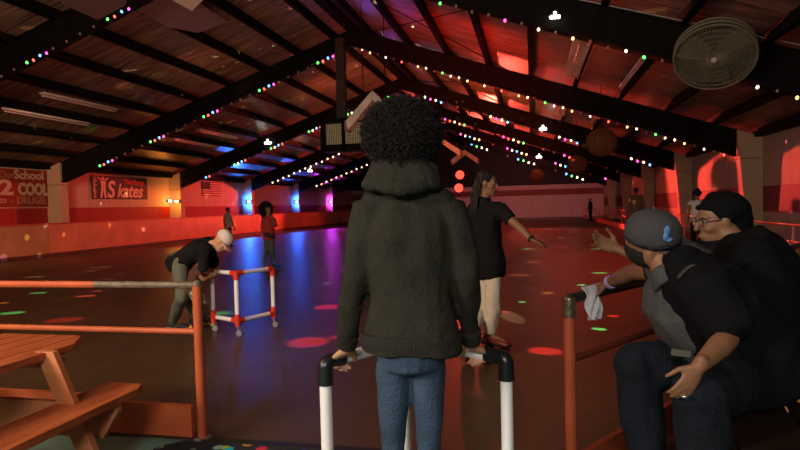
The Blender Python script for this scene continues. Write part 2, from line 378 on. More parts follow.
# column lamps
LC = {'amber': (1, .30, .02), 'blue': (.02, .16, 1), 'azure': (.02, .12, 1), 'magenta': (.75, .05, 1)}
M_house = mat('lamp_housing', (.012, .011, .011), .7, .12)
def column_lamp(y, c, e, label, z=1.9):
    x = -16.72; t = thing('column_lamp', label, 'lamp', (x, y, z), 'coloured effect lamps on the left columns')
    yy = y-.22
    MB().box((x-.42, yy+.02, z), (.12, .06, .12)).build('mount', M_house, t)
    MB().box((x-.40, yy-.07, z), (.34, .12, .14)).build('housing', M_house, t, bevel=.01)
    mt = mat('lamp_glow_'+c, tuple(min(1, .25+q*.9) for q in LC[c]), emit=14)
    MB().sph((x-.40, yy-.17, z), (.10, .04, .06)).build('lens', mt, t)
    L0 = V((x-.36, yy-.30, z))
    if c == 'amber': light('POINT', L0, None, LC[c], e, .08)
    else:
        light('SPOT', L0, (x-.30, y, z), LC[c], e*.6, .05, 150, .5)
        light('SPOT', L0, (x+1.6, y-2.6, 5.0), LC[c], e*1.3, .08, 80, .8)
        light('SPOT', L0, (-1, 3, .4), LC[c], e*.8, .12, 60, .8)
column_lamp(FR[3], 'amber', 50, 'amber effect lamp glowing on the column after the black banner')
column_lamp(FR[4], 'blue', 700, 'blue effect lamp glowing on the column after the striped flag')
column_lamp(FR[5], 'azure', 650, 'blue effect lamp beyond the curly-haired girl, next column after the flag')
column_lamp(FR[6], 'magenta', 420, 'magenta effect lamp, farthest glowing column on the left')
BY = PX(170, 201, WX+.17); t = thing('bulb_lamp', 'small round white bulb lamp on wall beside the amber lamp', 'lamp', (WX, BY.y, BY.z))
MB().cyl((WX, BY.y, BY.z), (WX+.12, BY.y, BY.z), .05).build('socket', M_house, t)
MB().sph((WX+.17, BY.y, BY.z), .075).build('bulb', mat('bulb_white', (1, .6, .45), emit=8), t)
# red stage lamps at the far end
for c, lab in ((RED_A, 'upper glowing red lamp hanging beyond the braided skater'), (RED_B, 'lower glowing red lamp hanging beyond the braided skater')):
    t = thing('stage_lamp', lab, 'lamp', c, 'red stage lamps')
    MB().loft([c+V((0, .5, 0)), c+V((0, .1, 0)), c+V((0, -.12, 0))], [.2, .34, .38], None, 16).build('housing', M_house, t)
    MB().sph(c+V((0, -.14, 0)), (.33, .06, .33)).build('lens', mat('red_lens', (1, .07, .04), emit=2.2), t)
    MB().bar(c+V((-.42, .1, 0)), c+V((-.42, .1, .5)), .03, .06).bar(c+V((.42, .1, 0)), c+V((.42, .1, .5)), .03, .06).bar(c+V((-.42, .1, .5)), c+V((.42, .1, .5)), .06, .03).build('yoke', M_house, t)
mb = MB(); c = RED_A
mb.tube([c+V((-.9, .25, 3.5)), c+V((-.9, .25, -1.6))], .025); mb.tube([c+V((.9, .25, 3.5)), c+V((.9, .25, -1.6))], .025)
for dz in (.52, -.52, -1.5): mb.tube([c+V((-.9, .25, dz)), c+V((.9, .25, dz))], .025)
tag(mb.build('lamp_frame', black_steel, org=c), 'dark steel drop frame holding the two red stage lamps', 'frame')
# small white flood lamps on the rafters
def flood(p, label, r=.07):
    t = thing('flood_lamp', label, 'lamp', p, 'white flood lamps on the rafters')
    MB().loft([p+V((0, .08, .10)), p+V((0, .02, .06))], [r*.6, r*1.1], None, 10).build('housing', M_house, t)
    mb = MB()
    for dx in (-1, 0, 1): mb.sph(p+V((dx*r*1.1, 0, 0)), r*.62)
    mb.sph(p+V((0, 0, r*1.3)), r*.5)
    mb.build('bulb', mat('flood_glow', (1, .93, .85), emit=9), t)
flood(PY(555, 17, 10.95), 'white flood lamp on the nearest rafter at the top of the photo', .055)
flood(PY(543, 129, 26.2), 'white flood lamp right of centre above the orange hanging discs', .09)
flood(PY(539, 157, 33.6), 'farthest white flood lamp right of centre above the far wall', .09)
flood(PY(268, 143, 26.2), 'bluish white flood lamp on the left rafter slope', .1)
flood(PY(310, 171, 33.6), 'small white flood lamp low on the left rafters near the heater', .09)
# string lights
BC = {'g': (.10, 1, .12), 'r': (1, .10, .06), 'o': (1, .28, .05), 'b': (.12, .45, 1), 'p': (1, .08, .45), 'w': (1, .78, .5), 'y': (1, .55, .18), 'd': None}
BM = {k: (mat('bulb_'+k, v, emit=3.6) if v else mat('bulb_unlit', (.35, .25, .15), .3, .5)) for k, v in BC.items()}
def bulb_mesh(k, r):
    mb = MB(); mb.sph((0, 0, 0), (r, r, r*1.25), nu=8, nv=6); me = bpy.data.meshes.new('bulb'); me.from_pydata(mb.v, [], mb.f); me.materials.append(BM[k]); me.polygons.foreach_set('use_smooth', [True]*len(me.polygons)); return me
BME = {}
def string_light(fi, sx, x0, x1, step, pat, label, r=.03, phase=0):
    Y = FR[fi]-.15; kx = 5.75 if sx > 0 else -17.04
    def bz(x): return 6.7+(2.6-6.7)*(x-RX)/(kx-RX)
    t = thing('string_lights', label, 'string lights', (x0, Y, bz(x0)), 'christmas string lights along the rafters')
    n = int(abs(x1-x0)/step); pts = []
    for i in range(n+1):
        x = x0+(x1-x0)*i/n; pts.append(V((x, Y, bz(x)-.03-.025*(i % 2))))
    MB().tube(pts, .006, 4).build('wire', black_steel, t)
    for i, p in enumerate(pts):
        k = pat[(i+phase) % len(pat)]
        if k == ' ': continue
        key = (k, round(r, 3))
        if key not in BME: BME[key] = bulb_mesh(k, r)
        o = bpy.data.objects.new('bulb', BME[key]); COL.objects.link(o); o.parent = t
        o.location = p+V((0, -.01, -.045))-V(t['_o']); o.rotation_euler = (random.uniform(-.4, .4), random.uniform(-.4, .4), 0)
G4 = 'grbp'
string_light(1, -1, -12.2, -8.2, .17, 'grbp'+'d d d d ', 'string lights on the nearest rafter, upper left corner', .026, 4)
string_light(1, 1, -1.9, 4.6, .29, 'wgdddpdwdydd', 'string lights on the nearest rafter, upper right', .026)
string_light(2, -1, -15.33, -6.3, .177, 'grbp'+'d d d d ', 'string lights on the left rafter meeting the heater duct', .038, 0)
string_light(2, 1, -5.3, 5.4, .26, 'wydwdrdywdgw', 'long string lights on the right rafter from the heater duct', .030)
string_light(3, -1, -15.6, -6.3, .19, 'gwbr'+'d d d ', 'string lights on the second full left rafter', .045, 2)
string_light(3, 1, -4.6, 4.8, .24, 'wpwb  d  d  ', 'string lights on the second full right rafter', .045)
string_light(4, -1, -15.6, -6.2, .36, 'w', 'even warm white string lights on the third left rafter', .045)
string_light(4, 1, -4.8, 4.8, .27, 'prwyg   d d ', 'string lights on the third full right rafter', .055)
string_light(5, -1, -15.6, -6.2, .38, 'wy', 'even warm string lights on the fourth left rafter', .05)
string_light(5, 1, -4.8, 4.8, .32, 'pwbwy  d  ', 'string lights on the fourth full right rafter', .065)
string_light(6, 1, -4.8, 4.8, .40, 'bgww   d ', 'farthest string lights on the right rafters', .075)
# hanging round fans
def round_fan(c, r, label, mc):
    t = thing('round_fan', label, 'fan', c, 'round caged fans hanging along the right side')
    c = V(c); ax = V((-.30, -.95, -1.0)).normalized(); x = ax.cross(V((0, 0, 1))).normalized(); y = x.cross(ax)
    def ring(rr, off, tr, n=36):
        return [c+ax*off+x*(rr*cos(2*pi*k/n))+y*(rr*sin(2*pi*k/n)) for k in range(n+1)]
    mb = MB()
    for off in (.1, -.1): mb.tube(ring(r, off, 0), .016, 6)
    mb.tube(ring(r, 0, 0), .02, 6)
    for rr in (.25, .4, .55, .7, .85): mb.tube(ring(r*rr, .1+.05*(1-rr*rr), 0), .005, 4)
    for k in range(72):
        a = 2*pi*k/72; d = x*cos(a)+y*sin(a)
        mb.tube([c+d*.05+ax*.15, c+d*r*.6+ax*.135, c+d*r+ax*.1], .005, 4)
        mb.tube([c+d*r+ax*.1, c+d*r-ax*.1], .005, 4)
    mb.build('guard', mc, t)
    mb = MB(); mb.loft([c-ax*.10, c-ax*.085], [r*.97, r*.97], x, 36); mb.build('back_plate', mat('fan_blade', (.12, .105, .07), .5, .3, vary=.2), t)
    mb = MB()
    for k in range(3):
        a = 2*pi*k/3+.5; d = x*cos(a)+y*sin(a); e = ax.cross(d)
        vs = []
        for rr, wd in ((.08, .08), (r*.5, r*.30), (r*.9, r*.34)):
            for s_ in (-1, 1): vs.append(c+d*rr+e*(wd*s_)+ax*(.03*s_))
            for s_ in (1, -1): vs.append(c+d*rr+e*(wd*s_)+ax*(.03*s_-.008))
        fs = [(0, 1, 5, 4), (1, 2, 6, 5), (2, 3, 7, 6), (3, 0, 4, 7), (4, 5, 9, 8), (5, 6, 10, 9), (6, 7, 11, 10), (7, 4, 8, 11), (0, 3, 2, 1), (8, 9, 10, 11)]
        mb.add(vs, fs)
    mb.build('blades', mc, t)
    MB().sph(c+ax*.15, (.055, .055, .055)).build('hub_cap', mat('hub', (.5, .46, .36), .4), t)
    MB().cyl(c-ax*.05, c-ax*.28, .09).build('motor', M_house, t)
    MB().cyl(c-ax*.2, V((c.x, c.y+.06, roofz(c.x)-.25)), .015, n=8).build('hanger_rod', black_steel, t)
mc = mat('fan_guard', (.17, .15, .10), .5, .3)
round_fan((2.93, 10.55, 3.72), .60, 'large grey round fan hanging at upper right corner', mc)
# orange discs
def hang_disc(c, r, label):
    c = V(c); t = thing('hanging_lantern', label, 'lantern', c, 'orange round lanterns')
    mo = mat('lantern_orange', (.19, .06, .016), .6, .3, vary=.35, vscale=9)
    mb = MB(); mb.sph(c, (r, r*.45, r*.92), nu=24, nv=14); mb.build('shade', mo, t)
    mb = MB()
    for k in range(12):
        a = 2*pi*k/12; mb.tube([c+V((cos(a)*r*1.005*cos(b), sin(a)*r*.455*cos(b), r*.925*sin(b))) for b in [-1.45+.29*q for q in range(11)]], .006, 4)
    mb.build('rib', mat('lantern_rib', (.10, .03, .012), .6), t)
    MB().cyl(c+V((0, 0, r*.9)), V((c.x, c.y, roofz(c.x)+.22)), .008, n=6).build('cord', black_steel, t)
hang_disc((2.04, 18.45, 3.13), .45, 'orange round lantern, nearest of three hanging over the right rink')
hang_disc((1.89, 26.1, 2.95), .42, 'orange round lantern, second of three hanging over the right rink')
hang_disc((.29, 34.0, 2.90), .40, 'orange round lantern, farthest and smallest, above the far wall')
# heater with duct, under the ridge
t = thing('unit_heater', 'black louvred unit heater hanging on a square duct from the ridge', 'heater', (-6.0, 18.5, 3.3))
hx0, hx1, hz0, hz1, hy = -6.66, -5.1, 3.22, 4.27, 18.2
mb = MB(); mb.b2((hx0, hy+.1, hz0), (hx1, hy+.75, hz1)); mb.build('cabinet', M_house, t, bevel=.02)
mb = MB()
for a, b in (((hx0, hz0), (hx1, hz0+.22)), ((hx0, hz1-.16), (hx1, hz1)), ((hx0, hz0), (hx0+.16, hz1)), ((hx1-.16, hz0), (hx1, hz1)), ((-5.95, hz0), (-5.83, hz1))): mb.b2((a[0], hy, a[1]), (b[0], hy+.1, b[1]))
mb.build('front_frame', mat('heater_black', (.008, .008, .008), .8, .1), t, smooth=False)
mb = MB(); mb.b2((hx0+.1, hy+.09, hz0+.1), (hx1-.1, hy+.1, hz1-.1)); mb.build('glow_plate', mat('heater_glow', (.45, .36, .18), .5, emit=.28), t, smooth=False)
mb = MB()
for i in range(22):
    x = hx0+.18+.058*i
    if x < hx1-.16: mb.b2((x, hy+.03, hz0+.2), (x+.014, hy+.07, hz1-.14))
for i in range(9): z = hz0+.26+.075*i; mb.b2((hx0+.15, hy+.05, z), (hx1-.15, hy+.075, z+.016))
mb.build('louvre', mat('heater_louvre', (.10, .08, .05), .5), t, smooth=False)
MB().b2((-6.16, 18.45, hz1), (-5.88, 18.72, 6.9)).build('duct', mat('duct_dark', (.035, .025, .022), .5), t, smooth=False)
# tent-shaped light hoods hanging over the rink centre
M_hood = mat('hood_board', (.82, .70, .62), .6, .3, vary=.25)
def hood(c, label, wl=.95, h=.5):
    c = V(c); t = thing('hanging_hood', label, 'light hood', c, 'white tent shaped hoods over the rink')
    for s_ in (-1, 1):
        a = c+V((s_*.04, 0, 0)); b = c+V((s_*wl, 0, -h))
        mb = MB(); mb.prism([(c.x+s_*.005, c.z), (b.x, b.z), (b.x-s_*.05, b.z-.25), (c.x+s_*.005, c.z-.25)], .4, 'Y', c.y-.2); mb.build('board', M_hood, t, smooth=False)
        MB().bar(b+V((s_*.005, -.22, -.13)), b+V((s_*.005, .22, -.13)), .05, .28).build('edge_trim', mat('hood_edge', (.30, .16, .12), .6), t, smooth=False)
        MB().cyl(c+V((s_*.3, 0, -.1)), V((c.x+s_*.3, c.y, roofz(c.x+s_*.3)+.05)), .012, n=6).build('chain', black_steel, t)
    mb = MB(); mb.tube([c+V((-wl, 0, -h)), c+V((wl, 0, -h))], .02); mb.build('tie_rod', black_steel, t)
hood((-4.05, 15.3, 4.45), 'white tent shaped hood partly behind the curly hair', .75, .75)
hood((-3.95, 26.4, 4.42), 'white tent shaped hood right of the curly hair, middle of three', .9, .62)
hood((-3.5, 32.0, 4.33), 'white tent shaped hood above the red lamps, farthest of three', .72, .5)
# fluorescent fixtures
M_fix = mat('fixture_white', (.82, .74, .66), .5, .3, vary=.2); M_tube = mat('tube_glass', (.7, .62, .58), .25, .5)
def fixture(x, y0, y1, wd, label, guard=False, tube=True, z=None, redtube=False):
    z = (roofz(x)-.06) if z is None else z; t = thing('fluorescent_fixture', label, 'light fixture', (x, (y0+y1)/2, z))
    MB().b2((x-wd/2, y0, z), (x+wd/2, y1, z+.06)).build('housing', M_fix, t, bevel=.01)
    if wd > .2:
        for s_ in (-1, 1): MB().bar((x+s_*wd*.42, y0, z-.02), (x+s_*wd*.42, y1, z-.02), wd*.2, .015).build('reflector', M_fix, t, smooth=False)
    for s_ in ((-1, 1) if wd > .12 else (0,)): MB().cyl((x+s_*wd*.2, y0+.05, z-.04), (x+s_*wd*.2, y1-.05, z-.04), .019).build('tube', M_tube, t)
    if guard:
        mb = MB()
        for k in range(int((y1-y0)/.3)):
            yy = y0+.1+.3*k; mb.tube([(x-wd*.25, yy, z), (x-wd*.25, yy, z-.1), (x+wd*.25, yy, z-.1), (x+wd*.25, yy, z)], .006, 4)
        for s_ in (-1, 1): mb.tube([(x+s_*wd*.25, y0, z-.1), (x+s_*wd*.25, y1, z-.1)], .006, 4)
        mb.build('wire_guard', M_fix, t)
    mb = MB()
    for yy in (y0+.2, y1-.2): mb.cyl((x, yy, z+.05), (x, yy, roofz(x)+.22), .01, n=6)
    mb.build('hanger', black_steel, t)
fixture(-12.9, 13.6, 16.5, .20, 'wide pale unlit fluorescent fixture at left, nearer the ridge of two')
fixture(-14.0, 13.4, 16.6, .08, 'thin pale unlit fluorescent strip at left, lower of two', tube=True)
fixture(-13.0, 21.4, 24.5, .22, 'pale fluorescent fixture in the second bay, reddish lit, upper')
fixture(-14.0, 21.2, 24.6, .10, 'thin fluorescent strip in the second bay, lower one')
fixture(1.15, 13.2, 16.9, .46, 'wide caged fluorescent fixture on the right ceiling, nearest bay', guard=True)
fixture(2.38, 13.6, 16.9, .10, 'single red glinting fluorescent tube at right ceiling')
fixture(1.15, 21.0, 24.0, .46, 'caged fluorescent fixture in the second bay of the right ceiling', guard=True)
fixture(2.30, 21.0, 24.2, .10, 'thin fluorescent tube in the second bay of the right ceiling')
# panels hung under the roof near the camera
def hung_panel(pts, th, label, mt, name='hanging_board'):
    c = sum((V(p) for p in pts), V())/len(pts); t = thing(name, label, 'panel', c)
    n = (V(pts[1])-V(pts[0])).cross(V(pts[2])-V(pts[0])).normalized()
    if n.z < 0: n = -n
    k = len(pts); vs = [V(p) for p in pts]+[V(p)+n*th for p in pts]
    MB().add(vs, [tuple(range(k)), tuple(range(2*k-1, k-1, -1))]+[((i+1) % k, i, k+i, k+(i+1) % k) for i in range(k)]).build('sheet', mt, t, smooth=False)
    mb = MB()
    for p in pts: mb.cyl(V(p)+n*th, V((p[0], p[1], roofz(p[0])+.15)), .008, n=6)
    mb.build('hanger_wire', black_steel, t)
def on_roof(px, py, dz=-.1):
    d = P(px, py, 1)-V((0, 0, CH)); t_ = (7.2+dz-.34*RX-CH)/(d.z-.34*d.x)
    return V((0, 0, CH))+d*t_
hung_panel([on_roof(138, -25), on_roof(128, 6), on_roof(168, 27), on_roof(198, 33), on_roof(228, 22), on_roof(150, -30)], .05, 'dull violet sheet hung under the roof near top left', mat('sheet_violet', (.30, .22, .27), .5, vary=.2))
hung_panel([on_roof(166, -20, -.6), on_roof(170, -1, -.6), on_roof(192, 11, -.6), on_roof(206, -3, -.6), on_roof(200, -20, -.6)], .04, 'small pale tan light diffuser panel at top left edge', mat('sheet_tan', (.93, .88, .72), .5))  # fixture diffuser, its brightness put into the pale base colour
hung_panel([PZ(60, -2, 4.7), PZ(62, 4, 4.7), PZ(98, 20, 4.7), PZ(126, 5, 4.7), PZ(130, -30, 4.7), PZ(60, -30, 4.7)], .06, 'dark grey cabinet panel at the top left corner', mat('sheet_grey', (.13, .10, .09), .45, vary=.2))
# ---------------------------------------------------------------- rails, table, walkers
M_orange = mat('orange_red_paint', (.54, .115, .04), .42, .4, .15, 25, vary=.25, vscale=5)
M_orange2 = mat('orange_red_paint_worn', (.62, .17, .07), .5, .35, .2, 20, col2=(.42, .09, .03), vscale=3)
M_worn = mat('worn_dark_metal', (.20, .15, .10), .45, .4, col2=(.09, .07, .05), vscale=30)
M_grip = mat('black_rail_paint', (.02, .018, .016), .4, .4)
RY = 3.22
t = thing('guard_rail', 'orange guard rail with worn brown end behind the picnic table', 'guard rail', (-2.0, RY, 0))
MB().loft([(-2.0, RY, 0), (-2.0, RY, .955)], [.029, .029], None, 16).build('post', M_orange, t)
MB().cyl((-5.2, RY, 0), (-5.2, RY, .955), .029).build('post', M_orange, t)
MB().cyl((-8.2, RY, .95), (-2.72, RY, .95), .023).build('top_rail', M_orange, t)
mb = MB(); mb.cyl((-2.72, RY, .95), (-2.0, RY, .95), .0225); mb.sph((-2.0, RY, .95), .03)
o = mb.build('top_rail', M_worn, t); o['label'] = 'worn brown bare end of the top rail'
MB().cyl((-8.2, RY, .665), (-2.0, RY, .665), .019).build('middle_rail', M_orange, t)
MB().cyl((-2.0, RY, 0), (-2.0, RY, .015), .055).build('post_foot', mat('scuffed_foot', (.12, .11, .09), .6, col2=(.3, .28, .24), vscale=40), t)
MB().b2((-2.78, RY-.03, .035), (-2.03, RY-.065, .225)).build('kick_board', M_orange, t, smooth=False)
MB().b2((-8.2, RY-.03, .05), (-2.785, RY-.065, .265)).build('kick_board', M_orange2, t, smooth=False)
# diagonal rail at right
A, B = V((.16, 2.85, 0)), V((4.4, 8.9, 0)); dv = (B-A); Ld = dv.length; du = dv/Ld
t = thing('guard_rail', 'diagonal guard rail with black top bar and orange end post, right', 'guard rail', A)
Zv = V((0, 0, 1))
MB().cyl(A, A+Zv*.90, .027, n=16).build('post', M_orange, t)
mb = MB(); mb.cyl(A+Zv*.86, A+Zv*.945, .03, n=16); mb.sph(A+Zv*.945, (.03, .03, .02)); o = mb.build('post_cap', mat('scratched_steel', (.35, .28, .18), .35, metal=.7, col2=(.12, .08, .05), vscale=40), t); o['label'] = 'scratched bare steel post top'
MB().cyl(A+Zv*.945, B+Zv*.95, .024).build('top_rail', M_grip, t)
MB().cyl(A+Zv*.66, B+Zv*.66, .020).build('middle_rail', mat('dark_red_rail', (.16, .035, .02), .4), t)
for k in (1, 2, 3): q = A+du*(Ld*k/4); MB().cyl(q, q+Zv*.94, .026).build('post', M_orange, t)
nrm = V((du.y, -du.x, 0))
MB().bar(A+Zv*.13+nrm*.04, B+Zv*.13+nrm*.04, .03, .19).build('kick_board', mat('dark_orange_board', (.42, .08, .03), .5, vary=.4), t, smooth=False)
# right side rail on a red curb
t = thing('guard_rail', 'long red railing on a curb along the right wall walkway', 'guard rail', (4.4, 8.9, 0))
M_rr = mat('red_rail_paint', (.55, .12, .08), .35, .5)
for z in (.90, .61): MB().cyl((4.4, 8.95, z), (4.4, 54, z), .022, n=8).build('top_rail' if z > .8 else 'middle_rail', M_rr, t)
for k in range(19): y = 8.95+2.5*k; MB().cyl((4.4, y, 0), (4.4, y, .9), .024, n=8).build('post', M_rr, t)
MB().b2((4.28, 8.95, 0), (4.42, 54, .24)).build('curb', mat('curb_paint', (.62, .14, .10), .4, .5, vary=.2), t, smooth=False)
# picnic table
M_wood = mat('painted_plank', (.50, .13, .045), .45, .35, .35, 12, col2=(.32, .07, .022), vscale=6, stretch=(6, .8, 6))
M_wood_l = mat('painted_plank_light', (.58, .21, .09), .5, .3, .3, 12, col2=(.45, .14, .05), vscale=5)
TZ = .70
t = thing('picnic_table', 'orange painted wooden picnic table cut by the left edge', 'picnic table', (-2.8, 1.9, 0))
xs = [-2.43-.135*i for i in range(6)]
for i in range(6):
    x1 = xs[i]; x0 = x1-.125; ye = 2.90
    if i == 0: poly = [(x0, 1.0), (x1, 1.0), (x1, 2.70), (x0, 2.90)]
    elif i == 5: poly = [(x0, 1.0), (x1, 1.0), (x1, ye), (x0, 2.72)]
    else: poly = [(x0, 1.0), (x1, 1.0), (x1, ye), (x0, ye)]
    MB().prism(poly, .038, 'Z', TZ-.038).build('tabletop_plank', M_wood, t, smooth=False, bevel=.004)
LY = 2.55
MB().prism([(-2.45, .60), (-2.40, .63), (-2.40, .66), (-3.28, .66), (-3.28, .60)], .04, 'Y', LY+.02).build('cleat', M_wood_l, t, smooth=False, bevel=.003)
for Yl in (LY, 1.25):
    for sx in (1, -1):
        a = PY(50, 350, LY); b = PY(91, 450, LY); d = (b-a); b = a+d*(a.z/(-d.z))
        if sx < 0: a = V((-5.72-a.x, 0, a.z)); b = V((-5.72-b.x, 0, b.z))
        w_ = .055
        MB().prism([(a.x-w_, a.z), (a.x+w_, a.z), (b.x+w_, 0), (b.x-w_, 0)], .038, 'Y', Yl-.04).build('leg', M_wood_l, t, smooth=False, bevel=.003)
    MB().prism([(-2.13, .40), (-2.13, .36), (-2.22, .22), (-3.55, .22), (-3.62, .37), (-3.62, .40)], .04, 'Y', Yl+.09).build('bench_support', M_wood_l, t, smooth=False, bevel=.003)
for x0, x1 in ((-2.385, -2.12), (-3.62, -3.36)):
    MB().prism([(x0, 1.0), (x1, 1.0), (x1, 2.80), (x1-.03, 2.88), (x0, 2.90)], .04, 'Z', .40).build('bench_plank', M_wood, t, smooth=False, bevel=.004)
# entrance mat
def confetti():
    mt = bpy.data.materials.new('confetti_carpet'); mt.use_nodes = True; nt = mt.node_tree; b = nt.nodes['Principled BSDF']; b.inputs['Roughness'].default_value = .95
    g = nt.nodes.new('ShaderNodeNewGeometry'); v = nt.nodes.new('ShaderNodeTexVoronoi'); v.inputs['Scale'].default_value = 9
    nt.links.new(g.outputs['Position'], v.inputs['Vector'])
    l = nt.nodes.new('ShaderNodeMath'); l.operation = 'LESS_THAN'; l.inputs[1].default_value = .33; nt.links.new(v.outputs['Distance'], l.inputs[0])
    h = nt.nodes.new('ShaderNodeHueSaturation'); h.inputs['Saturation'].default_value = 1.4; h.inputs['Value'].default_value = .5; nt.links.new(v.outputs['Color'], h.inputs['Color'])
    mx = nt.nodes.new('ShaderNodeMix'); mx.data_type = 'RGBA'; nt.links.new(l.outputs[0], mx.inputs[0]); mx.inputs[6].default_value = (.012, .012, .02, 1)
    nt.links.new(h.outputs[0], mx.inputs[7]); nt.links.new(mx.outputs[2], b.inputs['Base Color']); return mt
M_conf = confetti()
tag(MB().prism([(-2.08, 3.17), (-2.2, 3.06), (-2.15, .9), (.6, .9), (.1, 2.8), (-.1, 3.17)], .008, 'Z', 0).build('floor_mat', M_conf, smooth=False), 'dark confetti patterned floor mat at the rink opening', 'mat')
tag(MB().b2((-2.0, 3.17, 0), (.1, 3.23, .014)).build('threshold_strip', M_grip, smooth=False, org=(-1, 3.2, 0)), 'thin black threshold strip across the rink opening', 'threshold')
# skate trainers
M_pvc = mat('white_pvc', (.92, .91, .90), .35, .45)
def pipe_bend(mb, c, d1, d2, r, L):
    "elbow: from c+d1*L curving to c+d2*L"
    c = V(c); k = .026; pts = [c+d1*L, c+d1*k]
    for i in range(1, 6):
        a = i/6; pts.append(c+(d1*(1-a)**2+d2*a**2)*k)
    pts += [c+d2*k, c+d2*L]; mb.loft(pts, [r]*len(pts), d1.cross(d2), 16)
    for d in (d1, d2): mb.cyl(c+d*(L-.012), c+d*(L+.002), r*1.07, n=16)
def walker(E1, E2, AP, h, label, fm, grp=None):
    t = thing('skate_trainer', label, 'skate trainer', (AP.x, AP.y, 0), 'plastic pipe skate trainers')
    fr = .031; pr = .0245; lo = .17; Zd = V((0, 0, -1))
    def lv(p, z): return V((p.x, p.y, z))
    for E in (E1, E2):
        d = (lv(AP, 0)-lv(E, 0)).normalized()
        MB().cyl(lv(E, h-.08), lv(E, lo), pr, n=16).build('post', M_pvc, t)
        MB().cyl(lv(E, h)+d*.08, lv(AP, h)-d*.06, pr, n=16).build('top_bar', M_pvc, t)
        MB().cyl(lv(E, lo)+d*.05, lv(AP, lo)-d*.05, pr, n=16).build('bottom_bar', M_pvc, t)
        mb = MB(); pipe_bend(mb, lv(E, h), d, Zd, fr, .085); mb.build('elbow_fitting', fm, t)
        mb = MB(); mb.cyl(lv(E, lo+.075), lv(E, lo-.06), fr, n=16); mb.cyl(lv(E, lo), lv(E, lo)+d*.075, fr, n=16); mb.build('tee_fitting', fm, t)
    MB().cyl(lv(AP, h-.05), lv(AP, lo), pr, n=16).build('post', M_pvc, t)
    for z, s_ in ((h, -1), (lo, 1)):
        mb = MB(); mb.cyl(lv(AP, z+(.03 if s_ < 0 else -.06)), lv(AP, z+s_*.075), fr, n=16)
        for E in (E1, E2): mb.cyl(lv(AP, z), lv(AP, z)-(lv(AP, 0)-lv(E, 0)).normalized()*.085, fr, n=16)
        mb.build('corner_fitting', fm, t)
    for E in (E1, E2, AP):
        f = MB(); f.cyl(lv(E, lo-.06), lv(E, .085), .012, n=8); f.bar(lv(E, .085)+V((0, 0, 0)), lv(E, .03)+V((.03, .01, 0)), .05, .008); c_ = f.build('caster', mat('zinc', (.4, .4, .4), .4, metal=.7), t)
        MB().cyl(lv(E, .034)+V((.02, -.016, 0)), lv(E, .034)+V((.02, .016, 0)), .034, n=16).build('wheel', mat('grey_wheel', (.25, .25, .26), .5), c_)
WE1, WE2, WAP, WH = P(325, 362, 2.33), P(506, 360, 2.33), P(404, 340, 2.65), .79
walker(WE1, WE2, WAP, WH, 'white pipe skate trainer with black elbows held by the hooded skater', mat('black_fitting', (.012, .013, .015), .3, .5))
SE1, SE2, SAP = PZ(214, 331), PZ(274, 327), PZ(238, 336)
walker(SE1, SE2, SAP, .70, 'white pipe skate trainer with red fittings held by bending man', mat('red_fitting', (.75, .05, .03), .35, .45))
# ---------------------------------------------------------------- people
def cloth(name, col, vary=.25, rough=.9): return mat(name, col, rough, .12, .35, 60, vary, 6)
SK = {'brown': mat('skin_brown', (.26, .12, .06), .5, .35, .1, 60, vary=.15, vscale=12), 'tan': mat('skin_tan', (.62, .34, .21), .5, .35, .1, 60, vary=.12, vscale=12),
      'mid': mat('skin_mid', (.24, .12, .065), .5, .35, .1, 60, vary=.12, vscale=12), 'dark': mat('skin_dark', (.16, .075, .045), .5, .35, .1, 60, vary=.15, vscale=12)}
M_hair = mat('black_hair', (.012, .010, .009), .8, .25, .5, 120)
M_eye = mat('eye_white', (.32, .28, .25), .4, .3); M_iris = mat('iris', (.02, .012, .008), .15, .6)
def hand(b, W, d, n, side, s=1, curl=(20, 25, 25), spread=.05):
    "W wrist, d finger direction, n where the palm faces, side +1 when the thumb lies on d x n"
    W = V(W); d = V(d).normalized(); n = V(n); n = (n-d*n.dot(d)).normalized(); l = d.cross(n)*side
    K = W+d*.088*s
    b.loft([W-d*.03*s, W+d*.01*s, W+d*.05*s, K], [(.025*s, .019*s), (.029*s, .019*s), (.040*s, .015*s), (.040*s, .012*s)], l, 12, rnd=.8)
    for i in range(4):
        p = K+l*((1.5-i)*.0212*s)-d*(abs(i-1.3)*.004*s); dd = (d+l*((1.5-i)*spread)).normalized(); L = (.072, .080, .074, .058)[i]*s; nn = n
        r = (.0092, .0095, .009, .008)[i]*s; pts = [p-dd*.02*s, p]
        for j, fr_ in enumerate((.45, .31, .24)):
            q = Quaternion(dd.cross(nn).normalized(), radians(curl[j]*(1+.07*i))); dd = (q @ dd).normalized(); nn = (q @ nn).normalized()
            p = p+dd*L*fr_; pts.append(p)
        b.loft(pts, [r*1.05, r*1.05, r, r*.92, r*.8], l, 10, rnd=.9)
    p = W+d*.02*s+l*.024*s; dd = (d*.62+l*.72+n*.25).normalized()
    p2 = p+dd*.042*s; dd2 = (d*.9+l*.3+n*.3).normalized(); p3 = p2+dd2*.033*s; p4 = p3+(dd2+n*.2).normalized()*.024*s
    b.loft([p-dd*.01*s, p2, p3, p4], [.0145*s, .0115*s, .0105*s, .009*s], n, 10, rnd=.9)
